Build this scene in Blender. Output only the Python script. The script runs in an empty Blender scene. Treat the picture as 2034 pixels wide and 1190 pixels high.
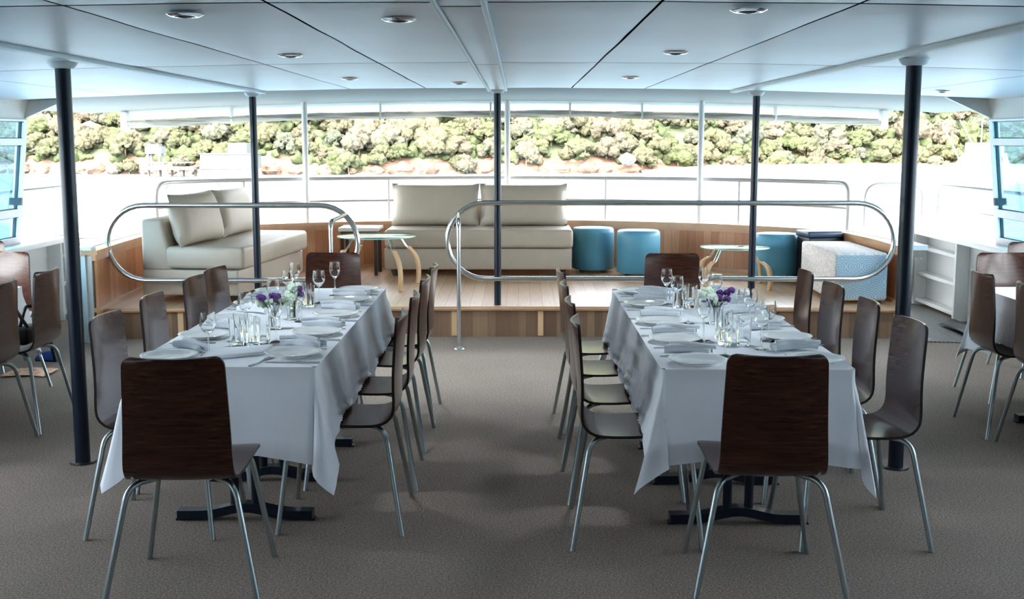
import bpy, bmesh, math, random
from mathutils import Vector, Matrix, noise
from math import sin, cos, pi, radians as R
random.seed(7)
S = bpy.context.scene
COL = S.collection

# ------------------------------------------------------------------ camera, world, sun, exposure
cam_d = bpy.data.cameras.new('camera'); cam = bpy.data.objects.new('camera', cam_d); COL.objects.link(cam)
cam.location = (0, 0, 1.6)
cam.rotation_euler = (pi/2 - math.atan(320/2310), 0, 13/2310)
cam_d.sensor_width = 36; cam_d.lens = 2310/2034*36; cam_d.clip_end = 1500
S.camera = cam
W = bpy.data.worlds.new('sky'); S.world = W; W.use_nodes = True
wn = W.node_tree; bg = wn.nodes['Background']
sky = wn.nodes.new('ShaderNodeTexSky'); sky.sky_type = 'NISHITA'; sky.sun_disc = False
sky.sun_elevation = R(48); sky.sun_rotation = R(200); sky.air_density = 1.0; sky.dust_density = 2.5; sky.ozone_density = 1.0
hs = wn.nodes.new('ShaderNodeHueSaturation'); hs.inputs['Saturation'].default_value = .27
wn.links.new(sky.outputs[0], hs.inputs['Color']); wn.links.new(hs.outputs[0], bg.inputs[0]); bg.inputs[1].default_value = 1.12
sun_d = bpy.data.lights.new('sun', 'SUN'); sun_d.energy = 0.5; sun_d.angle = R(1.5); sun_d.color = (1, .95, .86)
sun = bpy.data.objects.new('sun', sun_d); COL.objects.link(sun)
sun.rotation_euler = Vector((-0.25, 0.62, -0.85)).to_track_quat('-Z', 'Y').to_euler(); sun.location = (0, -20, 30)
S.view_settings.view_transform = 'Standard'; S.view_settings.look = 'None'; S.view_settings.gamma = 1
S.view_settings.use_curve_mapping = False
S.view_settings.exposure = 1.95
try:
    S.cycles.max_bounces = 18; S.cycles.diffuse_bounces = 7; S.cycles.glossy_bounces = 4
    S.cycles.transparent_max_bounces = 24; S.cycles.transmission_bounces = 18
    S.cycles.caustics_reflective = False; S.cycles.caustics_refractive = False
    S.cycles.sample_clamp_indirect = 6; S.cycles.use_denoising = True
except Exception: pass

# ------------------------------------------------------------------ materials
class NT:
    def __init__(s, name):
        s.m = bpy.data.materials.new(name); s.m.use_nodes = True; s.t = s.m.node_tree
        s.b = s.t.nodes['Principled BSDF']; s.out = s.t.nodes['Material Output']
    def n(s, kind, **kw):
        nd = s.t.nodes.new('ShaderNode' + kind)
        for k, v in kw.items(): setattr(nd, k, v)
        return nd
    def l(s, a, b): s.t.links.new(a, b)
    def coords(s, scale=(1, 1, 1), kind='Object'):
        tc = s.n('TexCoord'); mp = s.n('Mapping'); mp.inputs['Scale'].default_value = scale
        s.l(tc.outputs[kind], mp.inputs['Vector']); return mp.outputs['Vector']
    def noise(s, vec, scale, detail=4, rough=.6):
        n = s.n('TexNoise'); n.inputs['Scale'].default_value = scale; n.inputs['Detail'].default_value = detail
        n.inputs['Roughness'].default_value = rough; s.l(vec, n.inputs['Vector']); return n.outputs['Fac']
    def ramp(s, fac, stops):
        r = s.n('ValToRGB'); cr = r.color_ramp
        while len(cr.elements) < len(stops): cr.elements.new(.5)
        for e, (p, c) in zip(cr.elements, stops): e.position = p; e.color = (*c, 1)
        s.l(fac, r.inputs[0]); return r.outputs[0]
    def bump(s, h, strength=.3, dist=.01):
        b = s.n('Bump'); b.inputs['Strength'].default_value = strength; b.inputs['Distance'].default_value = dist
        s.l(h, b.inputs['Height']); s.l(b.outputs[0], s.b.inputs['Normal'])
    def math(s, op, a, b=0.0):
        m = s.n('Math', operation=op)
        for i, v in enumerate((a, b)):
            if hasattr(v, 'links') or hasattr(v, 'is_linked'): s.l(v, m.inputs[i])
            else: m.inputs[i].default_value = v
        return m.outputs[0]
def simple(name, col, rough=.5, metal=0, coat=0, var=.0, vs=20, bump=0, bs=200, spec=.5):
    m = NT(name); b = m.b
    b.inputs['Roughness'].default_value = rough; b.inputs['Metallic'].default_value = metal
    b.inputs['Coat Weight'].default_value = coat; b.inputs['Specular IOR Level'].default_value = spec
    v = m.coords()
    f = m.noise(v, vs)
    k = max(var, .02)
    m.l(m.ramp(f, [(.3, tuple(c*(1-k) for c in col)), (.7, tuple(min(1, c*(1+k)) for c in col))]), b.inputs['Base Color'])
    if bump: m.bump(m.noise(v, bs, 3), bump, .002)
    return m.m
M = {}
M['white'] = simple('white_paint', (.74, .74, .72), .4, var=.03)
M['cream'] = simple('cream_paint', (.78, .74, .67), .5, var=.03)
M['chrome'] = simple('polished_steel', (.62, .64, .64), .22, 1)
M['bright_ring'] = simple('bright_ring_metal', (.92, .92, .92), .12, .9)
M['leg_steel'] = simple('satin_steel', (.40, .46, .46), .34, 1)
M['navy'] = simple('navy_gloss_paint', (.004, .009, .020), .32, coat=.1, spec=.35)
M['black'] = simple('black_plastic', (.012, .013, .016), .4)
M['alu'] = simple('window_aluminium', (.62, .62, .66), .4, .4)
M['leather'] = simple('taupe_leather', (.40, .345, .275), .5, var=.04, vs=6, bump=.25, bs=120)
M['blue_vinyl'] = simple('blue_vinyl', (.085, .30, .42), .45, var=.04, vs=5)
M['plate'] = simple('white_china', (.80, .80, .78), .12, coat=.4)
M['napkin'] = simple('napkin_cloth', (.76, .79, .82), .9, var=.04, vs=40, bump=.3, bs=600)
M['cutlery'] = simple('cutlery_steel', (.45, .46, .48), .2, 1)
M['beech'] = simple('pale_beech', (.62, .41, .22), .42, var=.1, vs=9)
M['dark_wood'] = simple('dark_stained_wood', (.03, .016, .012), .35)
M['tan'] = simple('tan_ply', (.50, .30, .17), .4, var=.1)
M['purple'] = simple('purple_petals', (.10, .025, .20), .7, var=.3, vs=60)
M['pale_petal'] = simple('pale_green_petals', (.62, .72, .58), .7, var=.1, vs=60)
M['green'] = simple('leaf_green', (.10, .24, .05), .6, var=.3, vs=60)
M['rock'] = simple('pale_sandstone', (.20, .17, .14), .9, var=.25, vs=.8)
M['blue_shoe'] = simple('blue_canvas', (.02, .08, .35), .7)
M['boat_white'] = simple('boat_gelcoat', (.85, .85, .85), .3)
M['trunk'] = simple('tree_bark', (.22, .17, .12), .9)
M['shed'] = simple('shed_cladding', (.075, .082, .075), .8, var=.06, vs=2)
M['tower'] = simple('grey_blue_tower_paint', (.085, .092, .11), .7)
M['pier'] = simple('weathered_timber', (.13, .11, .095), .9, var=.15)
M['grey_mat'] = simple('black_rubber', (.03, .035, .04), .6)
M['cool_panel'] = simple('pale_grey_panel', (.55, .62, .63), .4)

def wood_planks(name, pal, step, axis='X', uv=False, rough=.4, grain_axis=1):
    m = NT(name)
    if uv: vec = m.coords((1, 1, 1), 'UV')
    else: vec = m.coords()
    sp = m.n('SeparateXYZ'); m.l(vec, sp.inputs[0])
    a = sp.outputs[axis]
    q = m.math('DIVIDE', a, step); fl = m.math('FLOOR', q); fr = m.math('FRACT', q)
    wn_ = m.n('TexWhiteNoise', noise_dimensions='1D'); m.l(fl, wn_.inputs['W'])
    stops = [(i/(len(pal)-1), c) for i, c in enumerate(pal)]
    col = m.ramp(wn_.outputs['Value'], stops)
    sc = [60, 60, 60]; sc[grain_axis] = 3
    g = m.noise(m.coords(tuple(sc), 'UV' if uv else 'Object'), 1, 5)
    mx = m.n('MixRGB', blend_type='MULTIPLY'); mx.inputs[0].default_value = .45
    m.l(col, mx.inputs[1]); m.l(m.ramp(g, [(.3, (.6, .55, .5)), (.7, (1, 1, 1))]), mx.inputs[2])
    e = m.math('GREATER_THAN', m.math('ABSOLUTE', m.math('SUBTRACT', fr, .5)), .485)
    m2 = m.n('MixRGB', blend_type='MIX'); m.l(e, m2.inputs[0]); m.l(mx.outputs[0], m2.inputs[1]); m2.inputs[2].default_value = (.16, .09, .05, 1)
    m.l(m2.outputs[0], m.b.inputs['Base Color']); m.b.inputs['Roughness'].default_value = rough
    m.b.inputs['Coat Weight'].default_value = .12
    return m.m
TEAK = [(.42, .17, .075), (.56, .25, .115), (.48, .20, .09), (.66, .36, .19), (.44, .18, .08), (.60, .28, .13)]
M['wall_wood'] = wood_planks('teak_lining', TEAK, .085, 'X', True, .38, 1)
M['deck_wood'] = wood_planks('teak_deck', [(.56, .34, .19), (.70, .47, .29), (.62, .39, .23), (.74, .52, .34)], .10, 'X', False, .33, 1)
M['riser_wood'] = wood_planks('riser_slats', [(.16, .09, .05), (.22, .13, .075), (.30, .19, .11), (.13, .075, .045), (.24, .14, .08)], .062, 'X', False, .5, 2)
M['cap_wood'] = simple('cap_rail_timber', (.50, .29, .16), .35, coat=.1, var=.12, vs=6)

def chair_wood():
    m = NT('wenge_veneer')
    g = m.noise(m.coords((5, 90, 130)), 1, 4, .7)
    c = m.ramp(g, [(.30, (.014, .004, .002)), (.55, (.058, .016, .008)), (.75, (.12, .038, .020))])
    m.l(c, m.b.inputs['Base Color']); m.b.inputs['Roughness'].default_value = .26
    m.b.inputs['Coat Weight'].default_value = .25; m.b.inputs['Coat Roughness'].default_value = .12
    m.b.inputs['Specular IOR Level'].default_value = .35
    return m.m
M['chair'] = chair_wood()
M['chair_edge'] = simple('black_ply_edge', (.012, .008, .007), .3)
def carpet():
    m = NT('carpet_weave')
    v = m.coords(); f1 = m.noise(v, 120, 3, 1.0); f2 = m.noise(v, 2.2, 3); f3 = m.noise(m.coords((45, 190, 1)), 1.2, 2, .8)
    c1 = m.ramp(f1, [(.34, (.10, .078, .062)), (.5, (.295, .238, .195)), (.66, (.56, .46, .385))])
    mx = m.n('MixRGB', blend_type='MULTIPLY'); mx.inputs[0].default_value = .5
    m.l(c1, mx.inputs[1]); m.l(m.ramp(f2, [(.3, (.82, .82, .82)), (.7, (1, 1, 1))]), mx.inputs[2])
    m3 = m.n('MixRGB', blend_type='MULTIPLY'); m3.inputs[0].default_value = .5
    m.l(mx.outputs[0], m3.inputs[1]); m.l(m.ramp(f3, [(.35, (.55, .55, .55)), (.65, (1.1, 1.1, 1.1))]), m3.inputs[2])
    m.l(m3.outputs[0], m.b.inputs['Base Color']); m.b.inputs['Roughness'].default_value = .95
    m.b.inputs['Specular IOR Level'].default_value = .1
    m.bump(f1, .22, .003); return m.m
M['carpet'] = carpet()
def ceil_mat():
    m = NT('ceiling_vinyl'); v = m.coords()
    f = m.noise(v, 160, 2); m.l(m.ramp(m.noise(v, 1.2, 3), [(.3, (.78, .80, .81)), (.7, (.84, .86, .87))]), m.b.inputs['Base Color'])
    m.b.inputs['Roughness'].default_value = .38; m.b.inputs['Specular IOR Level'].default_value = .4; m.bump(f, .15, .002); return m.m
M['ceiling'] = ceil_mat()
def cloth_mat():
    m = NT('white_linen'); v = m.coords()
    m.b.inputs['Base Color'].default_value = (.80, .82, .85, 1); m.b.inputs['Roughness'].default_value = .85
    m.b.inputs['Sheen Weight'].default_value = .2
    m.l(m.ramp(m.noise(v, 3, 2), [(.3, (.84, .86, .89)), (.7, (.88, .90, .93))]), m.b.inputs['Base Color'])
    m.bump(m.noise(v, 7, 3), .15, .02); return m.m
M['cloth'] = cloth_mat()
def thin_glass(name, tint, gloss=.06, rough=0.0):
    m = NT(name); t = m.n('BsdfTransparent'); g = m.n('BsdfGlossy'); g.inputs['Roughness'].default_value = rough
    t.inputs[0].default_value = (*tint, 1)
    lw = m.n('LayerWeight'); lw.inputs[0].default_value = .5
    f = m.math('ADD', m.math('MULTIPLY', m.math('POWER', lw.outputs['Facing'], 3.0), .6), gloss)
    mx = m.n('MixShader'); m.l(f, mx.inputs[0]); m.l(t.outputs[0], mx.inputs[1]); m.l(g.outputs[0], mx.inputs[2])
    m.l(mx.outputs[0], m.out.inputs[0]); return m.m
g_ = NT('clear_glass'); g_.b.inputs['Base Color'].default_value = (.99, 1, 1, 1); g_.b.inputs['Transmission Weight'].default_value = 1
g_.b.inputs['Roughness'].default_value = 0; g_.b.inputs['IOR'].default_value = 1.28; M['glass'] = g_.m
M['table_glass'] = thin_glass('green_edge_glass', (.78, .93, .86), .12)
M['light_entry_pane'] = thin_glass('unseen_light_entry_glass', (.86, .90, .92), .02)  # for unseen panes beside the tables, left clear to let daylight in
M['half_light_pane'] = thin_glass('unseen_half_light_glass', (.58, .64, .70), .02)  # for an unseen pane, tint chosen to pass part of the daylight
M['light_cut_pane'] = thin_glass('unseen_light_cut_glass', (.07, .085, .10), .02)  # for unseen panes by the camera, darkened to hold back daylight
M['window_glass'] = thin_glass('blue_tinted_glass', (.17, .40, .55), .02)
def table_glass_edge():
    return simple('green_glass_edge', (.30, .62, .52), .15, coat=.5)
M['glass_edge'] = table_glass_edge()
def vinyl_clear():
    m = NT('clear_vinyl_roll'); v = m.coords((1.6, 1, 26)); f = m.noise(v, 1, 4)
    d = m.n('BsdfDiffuse'); tl = m.n('BsdfTranslucent'); t = m.n('BsdfTransparent')
    c = m.ramp(f, [(.38, (.20, .185, .155)), (.55, (.42, .40, .36))]); m.l(c, d.inputs[0]); m.l(c, tl.inputs[0])
    a = m.n('MixShader'); a.inputs[0].default_value = .5; m.l(d.outputs[0], a.inputs[1]); m.l(tl.outputs[0], a.inputs[2])
    b = m.n('MixShader'); b.inputs[0].default_value = .25; m.l(a.outputs[0], b.inputs[1]); m.l(t.outputs[0], b.inputs[2])
    m.l(b.outputs[0], m.out.inputs[0]); return m.m
M['vinyl'] = vinyl_clear()
v_ = NT('white_vinyl_skirt'); v_.b.inputs['Base Color'].default_value = (.85, .85, .84, 1); tl_ = v_.n('BsdfTranslucent'); tl_.inputs[0].default_value = (.85, .85, .84, 1); ms_ = v_.n('MixShader'); v_.l(v_.b.outputs[0], ms_.inputs[1]); v_.l(tl_.outputs[0], ms_.inputs[2]); v_.l(ms_.outputs[0], v_.out.inputs[0]); M['vinyl_white'] = v_.m
def water():
    m = NT('harbour_water'); v = m.coords((1, .6, 1)); m.b.inputs['Base Color'].default_value = (.10, .19, .24, 1)
    m.b.inputs['Roughness'].default_value = .22; m.b.inputs['IOR'].default_value = 1.5; m.b.inputs['Specular IOR Level'].default_value = .5
    m.bump(m.noise(v, .9, 6, .65), .6, .35); return m.m
M['water'] = water()
def foliage():
    m = NT('bush_foliage'); oi = m.n('ObjectInfo')
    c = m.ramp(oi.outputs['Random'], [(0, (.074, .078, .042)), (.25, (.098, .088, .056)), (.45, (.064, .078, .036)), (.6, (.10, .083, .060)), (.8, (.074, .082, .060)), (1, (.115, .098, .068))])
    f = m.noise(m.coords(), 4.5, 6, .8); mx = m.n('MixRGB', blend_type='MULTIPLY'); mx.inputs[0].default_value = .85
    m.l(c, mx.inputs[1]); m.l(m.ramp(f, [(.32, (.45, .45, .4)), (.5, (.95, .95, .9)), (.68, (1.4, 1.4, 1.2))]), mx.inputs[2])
    m.l(mx.outputs[0], m.b.inputs['Base Color']); m.b.inputs['Roughness'].default_value = .9; m.b.inputs['Specular IOR Level'].default_value = .1
    m.bump(m.noise(m.coords(), 6, 5, .8), 1, .25); return m.m
M['foliage'] = foliage()
M['foliage2'] = simple('undergrowth', (.05, .06, .028), .95, var=.6, vs=.9, bump=1, bs=8, spec=.1)
def hill():
    m = NT('hillside_scrub'); v = m.coords(); ge = m.n('NewGeometry'); sp = m.n('SeparateXYZ'); m.l(ge.outputs['Position'], sp.inputs[0])
    f = m.noise(v, .25, 8, .7)
    green = m.ramp(f, [(.35, (.03, .038, .018)), (.55, (.065, .075, .035)), (.7, (.11, .10, .06))])
    rock = m.ramp(m.noise(m.coords((.4, .4, 2.5)), 1, 6, .7), [(.35, (.05, .022, .014)), (.5, (.12, .06, .036)), (.65, (.20, .14, .09))])
    z = m.math('ADD', sp.outputs['Z'], m.math('MULTIPLY', m.noise(v, .12, 4), 2.4))
    k = m.math('GREATER_THAN', z, 1.1)
    mx = m.n('MixRGB'); m.l(k, mx.inputs[0]); m.l(rock, mx.inputs[1]); m.l(green, mx.inputs[2])
    m.l(mx.outputs[0], m.b.inputs['Base Color']); m.b.inputs['Roughness'].default_value = .95; m.bump(f, 1, .5); return m.m
M['hill'] = hill()
M['sand'] = simple('beach_sand', (.24, .20, .13), .9, var=.08, vs=.5)
def pattern_blue():
    m = NT('blue_scallop_fabric'); v = m.coords()
    sp = m.n('SeparateXYZ'); m.l(v, sp.inputs[0])
    X = m.math('DIVIDE', sp.outputs['X'], .125); Z = m.math('DIVIDE', sp.outputs['Z'], .125)
    row = m.math('FLOOR', Z); sh = m.math('MULTIPLY', m.math('FRACT', m.math('MULTIPLY', row, .5)), 1.0)
    fx = m.math('ABSOLUTE', m.math('SUBTRACT', m.math('FRACT', m.math('ADD', X, sh)), .5)); fz = m.math('ABSOLUTE', m.math('SUBTRACT', m.math('FRACT', Z), .5))
    d = m.math('SQRT', m.math('ADD', m.math('MULTIPLY', fx, fx), m.math('MULTIPLY', m.math('MULTIPLY', fz, fz), 1.6)))
    w = m.math('SINE', m.math('MULTIPLY', d, 38.0)); k = m.math('GREATER_THAN', w, .35)
    mx = m.n('MixRGB'); m.l(k, mx.inputs[0]); mx.inputs[1].default_value = (.42, .52, .57, 1); mx.inputs[2].default_value = (.24, .35, .42, 1)
    m.l(mx.outputs[0], m.b.inputs['Base Color']); m.b.inputs['Roughness'].default_value = .85; return m.m
M['blue_pattern'] = pattern_blue()
def pattern_white():
    m = NT('white_lattice_fabric'); v = m.coords((34, 34, 34)); vo = m.n('TexVoronoi'); m.l(v, vo.inputs['Vector']); vo.inputs['Scale'].default_value = 1
    m.l(m.ramp(vo.outputs['Distance'], [(.3, (.80, .77, .73)), (.55, (.66, .61, .57))]), m.b.inputs['Base Color']); m.b.inputs['Roughness'].default_value = .85; return m.m
M['white_pattern'] = pattern_white()
def scarf():
    m = NT('orange_print_cloth'); v = m.coords(); m.l(m.ramp(m.noise(v, 26, 2), [(.4, (.65, .22, .12)), (.5, (.80, .66, .42)), (.6, (.75, .42, .34))]), m.b.inputs['Base Color']); m.b.inputs['Roughness'].default_value = .9; return m.m
M['print'] = scarf()
def ribbed():
    m = NT('ribbed_rubber_mat'); v = m.coords(); w = m.n('TexWave', wave_type='BANDS', bands_direction='X'); w.inputs['Scale'].default_value = 10
    m.l(v, w.inputs['Vector']); m.l(m.ramp(w.outputs['Fac'], [(.35, (.06, .065, .065)), (.6, (.22, .22, .21))]), m.b.inputs['Base Color']); m.b.inputs['Roughness'].default_value = .6
    m.bump(w.outputs['Fac'], .5, .01); return m.m
M['ribbed'] = ribbed()

# ------------------------------------------------------------------ mesh helpers
def obj(name, bm, mat, parent=None, loc=(0, 0, 0), rz=0, smooth=False, bevel=0, subd=0, solid=0, sharp=40):
    bmesh.ops.recalc_face_normals(bm, faces=bm.faces)
    me = bpy.data.meshes.new(name); bm.to_mesh(me); bm.free()
    o = bpy.data.objects.new(name, me); COL.objects.link(o)
    for mm in (mat if isinstance(mat, (list, tuple)) else [mat]): me.materials.append(mm)
    if solid: md = o.modifiers.new('s', 'SOLIDIFY'); md.thickness = solid; md.offset = 0
    if bevel: md = o.modifiers.new('b', 'BEVEL'); md.width = bevel; md.segments = 3; md.limit_method = 'ANGLE'; md.angle_limit = R(40)
    if subd: md = o.modifiers.new('d', 'SUBSURF'); md.levels = subd; md.render_levels = subd
    if o.modifiers:
        dg = bpy.context.evaluated_depsgraph_get(); dg.update(); nm = bpy.data.meshes.new_from_object(o.evaluated_get(dg))
        o.modifiers.clear(); o.data = nm; nm.name = name
    if smooth or bevel:
        o.data.polygons.foreach_set('use_smooth', [True]*len(o.data.polygons))
        try: o.data.set_sharp_from_angle(angle=R(sharp))
        except Exception: pass
    o.location = loc; o.rotation_euler = (0, 0, rz)
    if parent is not None: o.parent = parent
    return o
def thing(name, label, cat, loc=(0, 0, 0), rz=0, group=None):
    o = bpy.data.objects.new(name, None); COL.objects.link(o); o.empty_display_size = .1
    o.location = loc; o.rotation_euler = (0, 0, rz); return tag(o, label, cat, group)
def tag(o, label, cat, group=None, kind=None):
    o['label'] = label; o['category'] = cat
    if group: o['group'] = group
    if kind: o['kind'] = kind
    return o
def struct(name, bm, mat, **kw):
    o = obj(name, bm, mat, **kw)
    if not kw.get('parent'): o['kind'] = 'structure'
    return o
def dup(root, loc, rz=None, label=None, group=None):
    r = root.copy(); COL.objects.link(r); r.location = loc
    if rz is not None: r.rotation_euler = (0, 0, rz)
    if label: r['label'] = label
    if group: r['group'] = group
    for ch in list(root.children):
        c = ch.copy(); COL.objects.link(c); c.parent = r
        for g in ch.children:
            d = g.copy(); COL.objects.link(d); d.parent = c
    return r
def NB(): return bmesh.new()
def box(bm, x0, x1, y0, y1, z0, z1, mi=0, rot=None):
    vs = [bm.verts.new((x, y, z)) for z in (z0, z1) for y in (y0, y1) for x in (x0, x1)]
    if rot: bmesh.ops.transform(bm, matrix=rot, verts=vs)
    for f in ((0, 1, 3, 2), (4, 6, 7, 5), (0, 4, 5, 1), (2, 3, 7, 6), (0, 2, 6, 4), (1, 5, 7, 3)):
        fc = bm.faces.new([vs[i] for i in f]); fc.material_index = mi
    return bm
def boxb(*a): return box(NB(), *a)
def prism(bm, pts, z0, z1):
    a = [bm.verts.new((x, y, z0)) for x, y in pts]; b = [bm.verts.new((x, y, z1)) for x, y in pts]
    bm.faces.new(a[::-1]); bm.faces.new(b); n = len(pts)
    for i in range(n): bm.faces.new((a[i], a[(i+1) % n], b[(i+1) % n], b[i]))
    return bm
def tube(bm, pts, r, n=10, closed=False, radii=None):
    pts = [Vector(p) for p in pts]; N = len(pts); rings = []; up = None
    for i, p in enumerate(pts):
        if closed: t = (pts[(i+1) % N]-pts[i-1]).normalized()
        else: t = (pts[min(i+1, N-1)]-pts[max(i-1, 0)]).normalized()
        if up is None: up = t.orthogonal().normalized()
        u = (up - t*up.dot(t)).normalized(); up = u; w = t.cross(u); rr = radii[i] if radii else r
        rings.append([bm.verts.new(p+u*cos(2*pi*k/n)*rr+w*sin(2*pi*k/n)*rr) for k in range(n)])
    for i in range(N if closed else N-1):
        a, b = rings[i], rings[(i+1) % N]
        if closed and i == N-1:
            # align twist
            off = min(range(n), key=lambda o: (a[0].co-b[o].co).length); b = b[off:]+b[:off]
        for k in range(n): bm.faces.new((a[k], a[(k+1) % n], b[(k+1) % n], b[k]))
    if not closed: bm.faces.new(rings[0][::-1]); bm.faces.new(rings[-1])
    return bm
def lathe(bm, prof, n=24, cx=0, cy=0, closed_ends=True):
    rings = []
    for r, z in prof:
        if r < 1e-6: rings.append([bm.verts.new((cx, cy, z))])
        else: rings.append([bm.verts.new((cx+r*cos(2*pi*k/n), cy+r*sin(2*pi*k/n), z)) for k in range(n)])
    for a, b in zip(rings, rings[1:]):
        for k in range(n):
            k2 = (k+1) % n
            if len(a) == 1 and len(b) == 1: continue
            if len(a) == 1: bm.faces.new((a[0], b[k], b[k2]))
            elif len(b) == 1: bm.faces.new((a[k], a[k2], b[0]))
            else: bm.faces.new((a[k], a[k2], b[k2], b[k]))
    return bm
def fillet(pts, rad, seg=6):
    pts = [Vector(p) for p in pts]; out = [pts[0]]
    for a, b, c in zip(pts, pts[1:], pts[2:]):
        d1 = (a-b).normalized(); d2 = (c-b).normalized(); r = min(rad, (a-b).length*.49, (c-b).length*.49)
        p0 = b+d1*r; p2 = b+d2*r
        for i in range(seg+1):
            t = i/seg; out.append(p0*(1-t)**2+b*2*t*(1-t)+p2*t*t)
    out.append(pts[-1]); return out
def sheet(bm, fn, nu, nv, uv=None, mi=0):
    g = [[bm.verts.new(fn(i/nu, j/nv)) for j in range(nv+1)] for i in range(nu+1)]
    lay = bm.loops.layers.uv.verify() if uv else None
    for i in range(nu):
        for j in range(nv):
            f = bm.faces.new((g[i][j], g[i+1][j], g[i+1][j+1], g[i][j+1])); f.material_index = mi
            if uv:
                for l, (a, b) in zip(f.loops, ((i, j), (i+1, j), (i+1, j+1), (i, j+1))): l[lay].uv = uv(a/nu, b/nv)
    return bm
def crom(pts, n=10):
    P_ = [Vector(p) for p in pts]; P_ = [P_[0]*2-P_[1]]+P_+[P_[-1]*2-P_[-2]]; out = []
    for i in range(1, len(P_)-2):
        for k in range(n):
            t = k/n; a, b, c, d = P_[i-1:i+3]
            out.append(.5*((2*b)+(c-a)*t+(2*a-5*b+4*c-d)*t*t+(3*b-a-3*c+d)*t**3))
    out.append(P_[-2]); return out
def cushion(bm, w, h, t, puff=.5, n=14):
    # pillow standing in XZ, thickness along Y, pinched corners
    for s in (-1, 1):
        def fn(u, v, s=s):
            a, b = u*2-1, v*2-1
            e = max(0, (1-abs(a)**4)*(1-abs(b)**4))**puff
            k = 1-.04*(a*a)*(1-b*b)*0-.05*(1-abs(b))*abs(a)**6
            kz = 1-.06*(1-abs(a)**2)*abs(b)**6
            wr = .006*noise.noise(Vector((a*3, b*3, s*2)))
            return Vector((a*w/2*k, s*(t/2*e+wr*e), b*h/2*kz))
        sheet(bm, fn, n, n)
    bmesh.ops.remove_doubles(bm, verts=bm.verts, dist=1e-4)
    return bm

def zc(x): return 1.992-.0060*x*x      # cambered ceiling height

# ------------------------------------------------------------------ structure: floor, ceiling, walls
struct('floor', boxb(-4.15, 4.0, -5, 11.6, -.08, 0), M['carpet'])
bm = NB()
box(bm, -4.15, 4.05, 11.6, 13.2, -.10, -.02); box(bm, -4.6, 4.5, -5, 13.3, -.6, -.12)
struct('hull_deck', bm, M['white'])
# ceiling: cambered panels with open joints and a dark backing
xs = [-4.25, -3.1, -2.03, -1.34, -.74, -.235, -.10, .42, 1.0, 1.70, 2.85, 4.15]; ys = [-5, -2.4, .55, 3.50, 6.25, 9.38]
bm = NB()
for x0, x1 in zip(xs, xs[1:]):
    for y0, y1 in zip(ys, ys[1:]):
        g = .005; low = .012 if (x0, x1) == (-.235, -.10) else 0
        sg = random.uniform(.002, .009)
        def fn(u, v, x0=x0, x1=x1, y0=y0, y1=y1):
            x = x0+g+(x1-x0-2*g)*u; y = y0+.012+(y1-y0-.024)*v
            e = min(1, min(u, 1-u)*(x1-x0)/.05) * min(1, min(v, 1-v)*(y1-y0)/.05)
            s = 4*u*(1-u)*4*v*(1-v); wav = .003*noise.noise(Vector((x*2, y*1.3, 0)))
            return Vector((x+.003*noise.noise(Vector((y*2.2, x0, 4))), y, zc(x)-low+.006*(1-e)-sg*s*.6+wav))
        sheet(bm, fn, 10, 16)
struct('ceiling', bm, M['ceiling'], smooth=True, sharp=60)
bm = NB(); sheet(bm, lambda u, v: Vector((-4.35+8.6*u, -5+14.38*v, zc(-4.35+8.6*u)+.03)), 16, 2)
struct('ceiling_void', bm, M['black'], solid=.01)
bm = NB(); sheet(bm, lambda u, v: Vector((-4.7+9.3*u, -5.2+18.0*v, zc(-4.7+9.3*u)+.09)), 16, 2)
struct('roof_deck', bm, M['white'], solid=.06)
bm = NB(); sheet(bm, lambda u, v: Vector((-4.65+9.2*u, 9.385+3.4*v, zc(-4.65+9.2*u)+.018)), 16, 2)
struct('soffit_aft', bm, simple('beige_soffit', (.20, .175, .14), .6, spec=.2), solid=.02)
def trimstrip(name, x, w, drop, mat, y0=-5, y1=9.37):
    bm = NB(); box(bm, x-w/2, x+w/2, y0, y1, zc(x)-drop, zc(x)+.004); return struct(name, bm, mat, bevel=.002)
trimstrip('trim_1', -.238, .012, .022, M['cream']); trimstrip('trim_2', -.098, .016, .022, M['cool_panel'])
trimstrip('trim_3', -2.035, .05, .016, M['cool_panel']); trimstrip('trim_4', 1.70, .05, .016, M['cream'])
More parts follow.
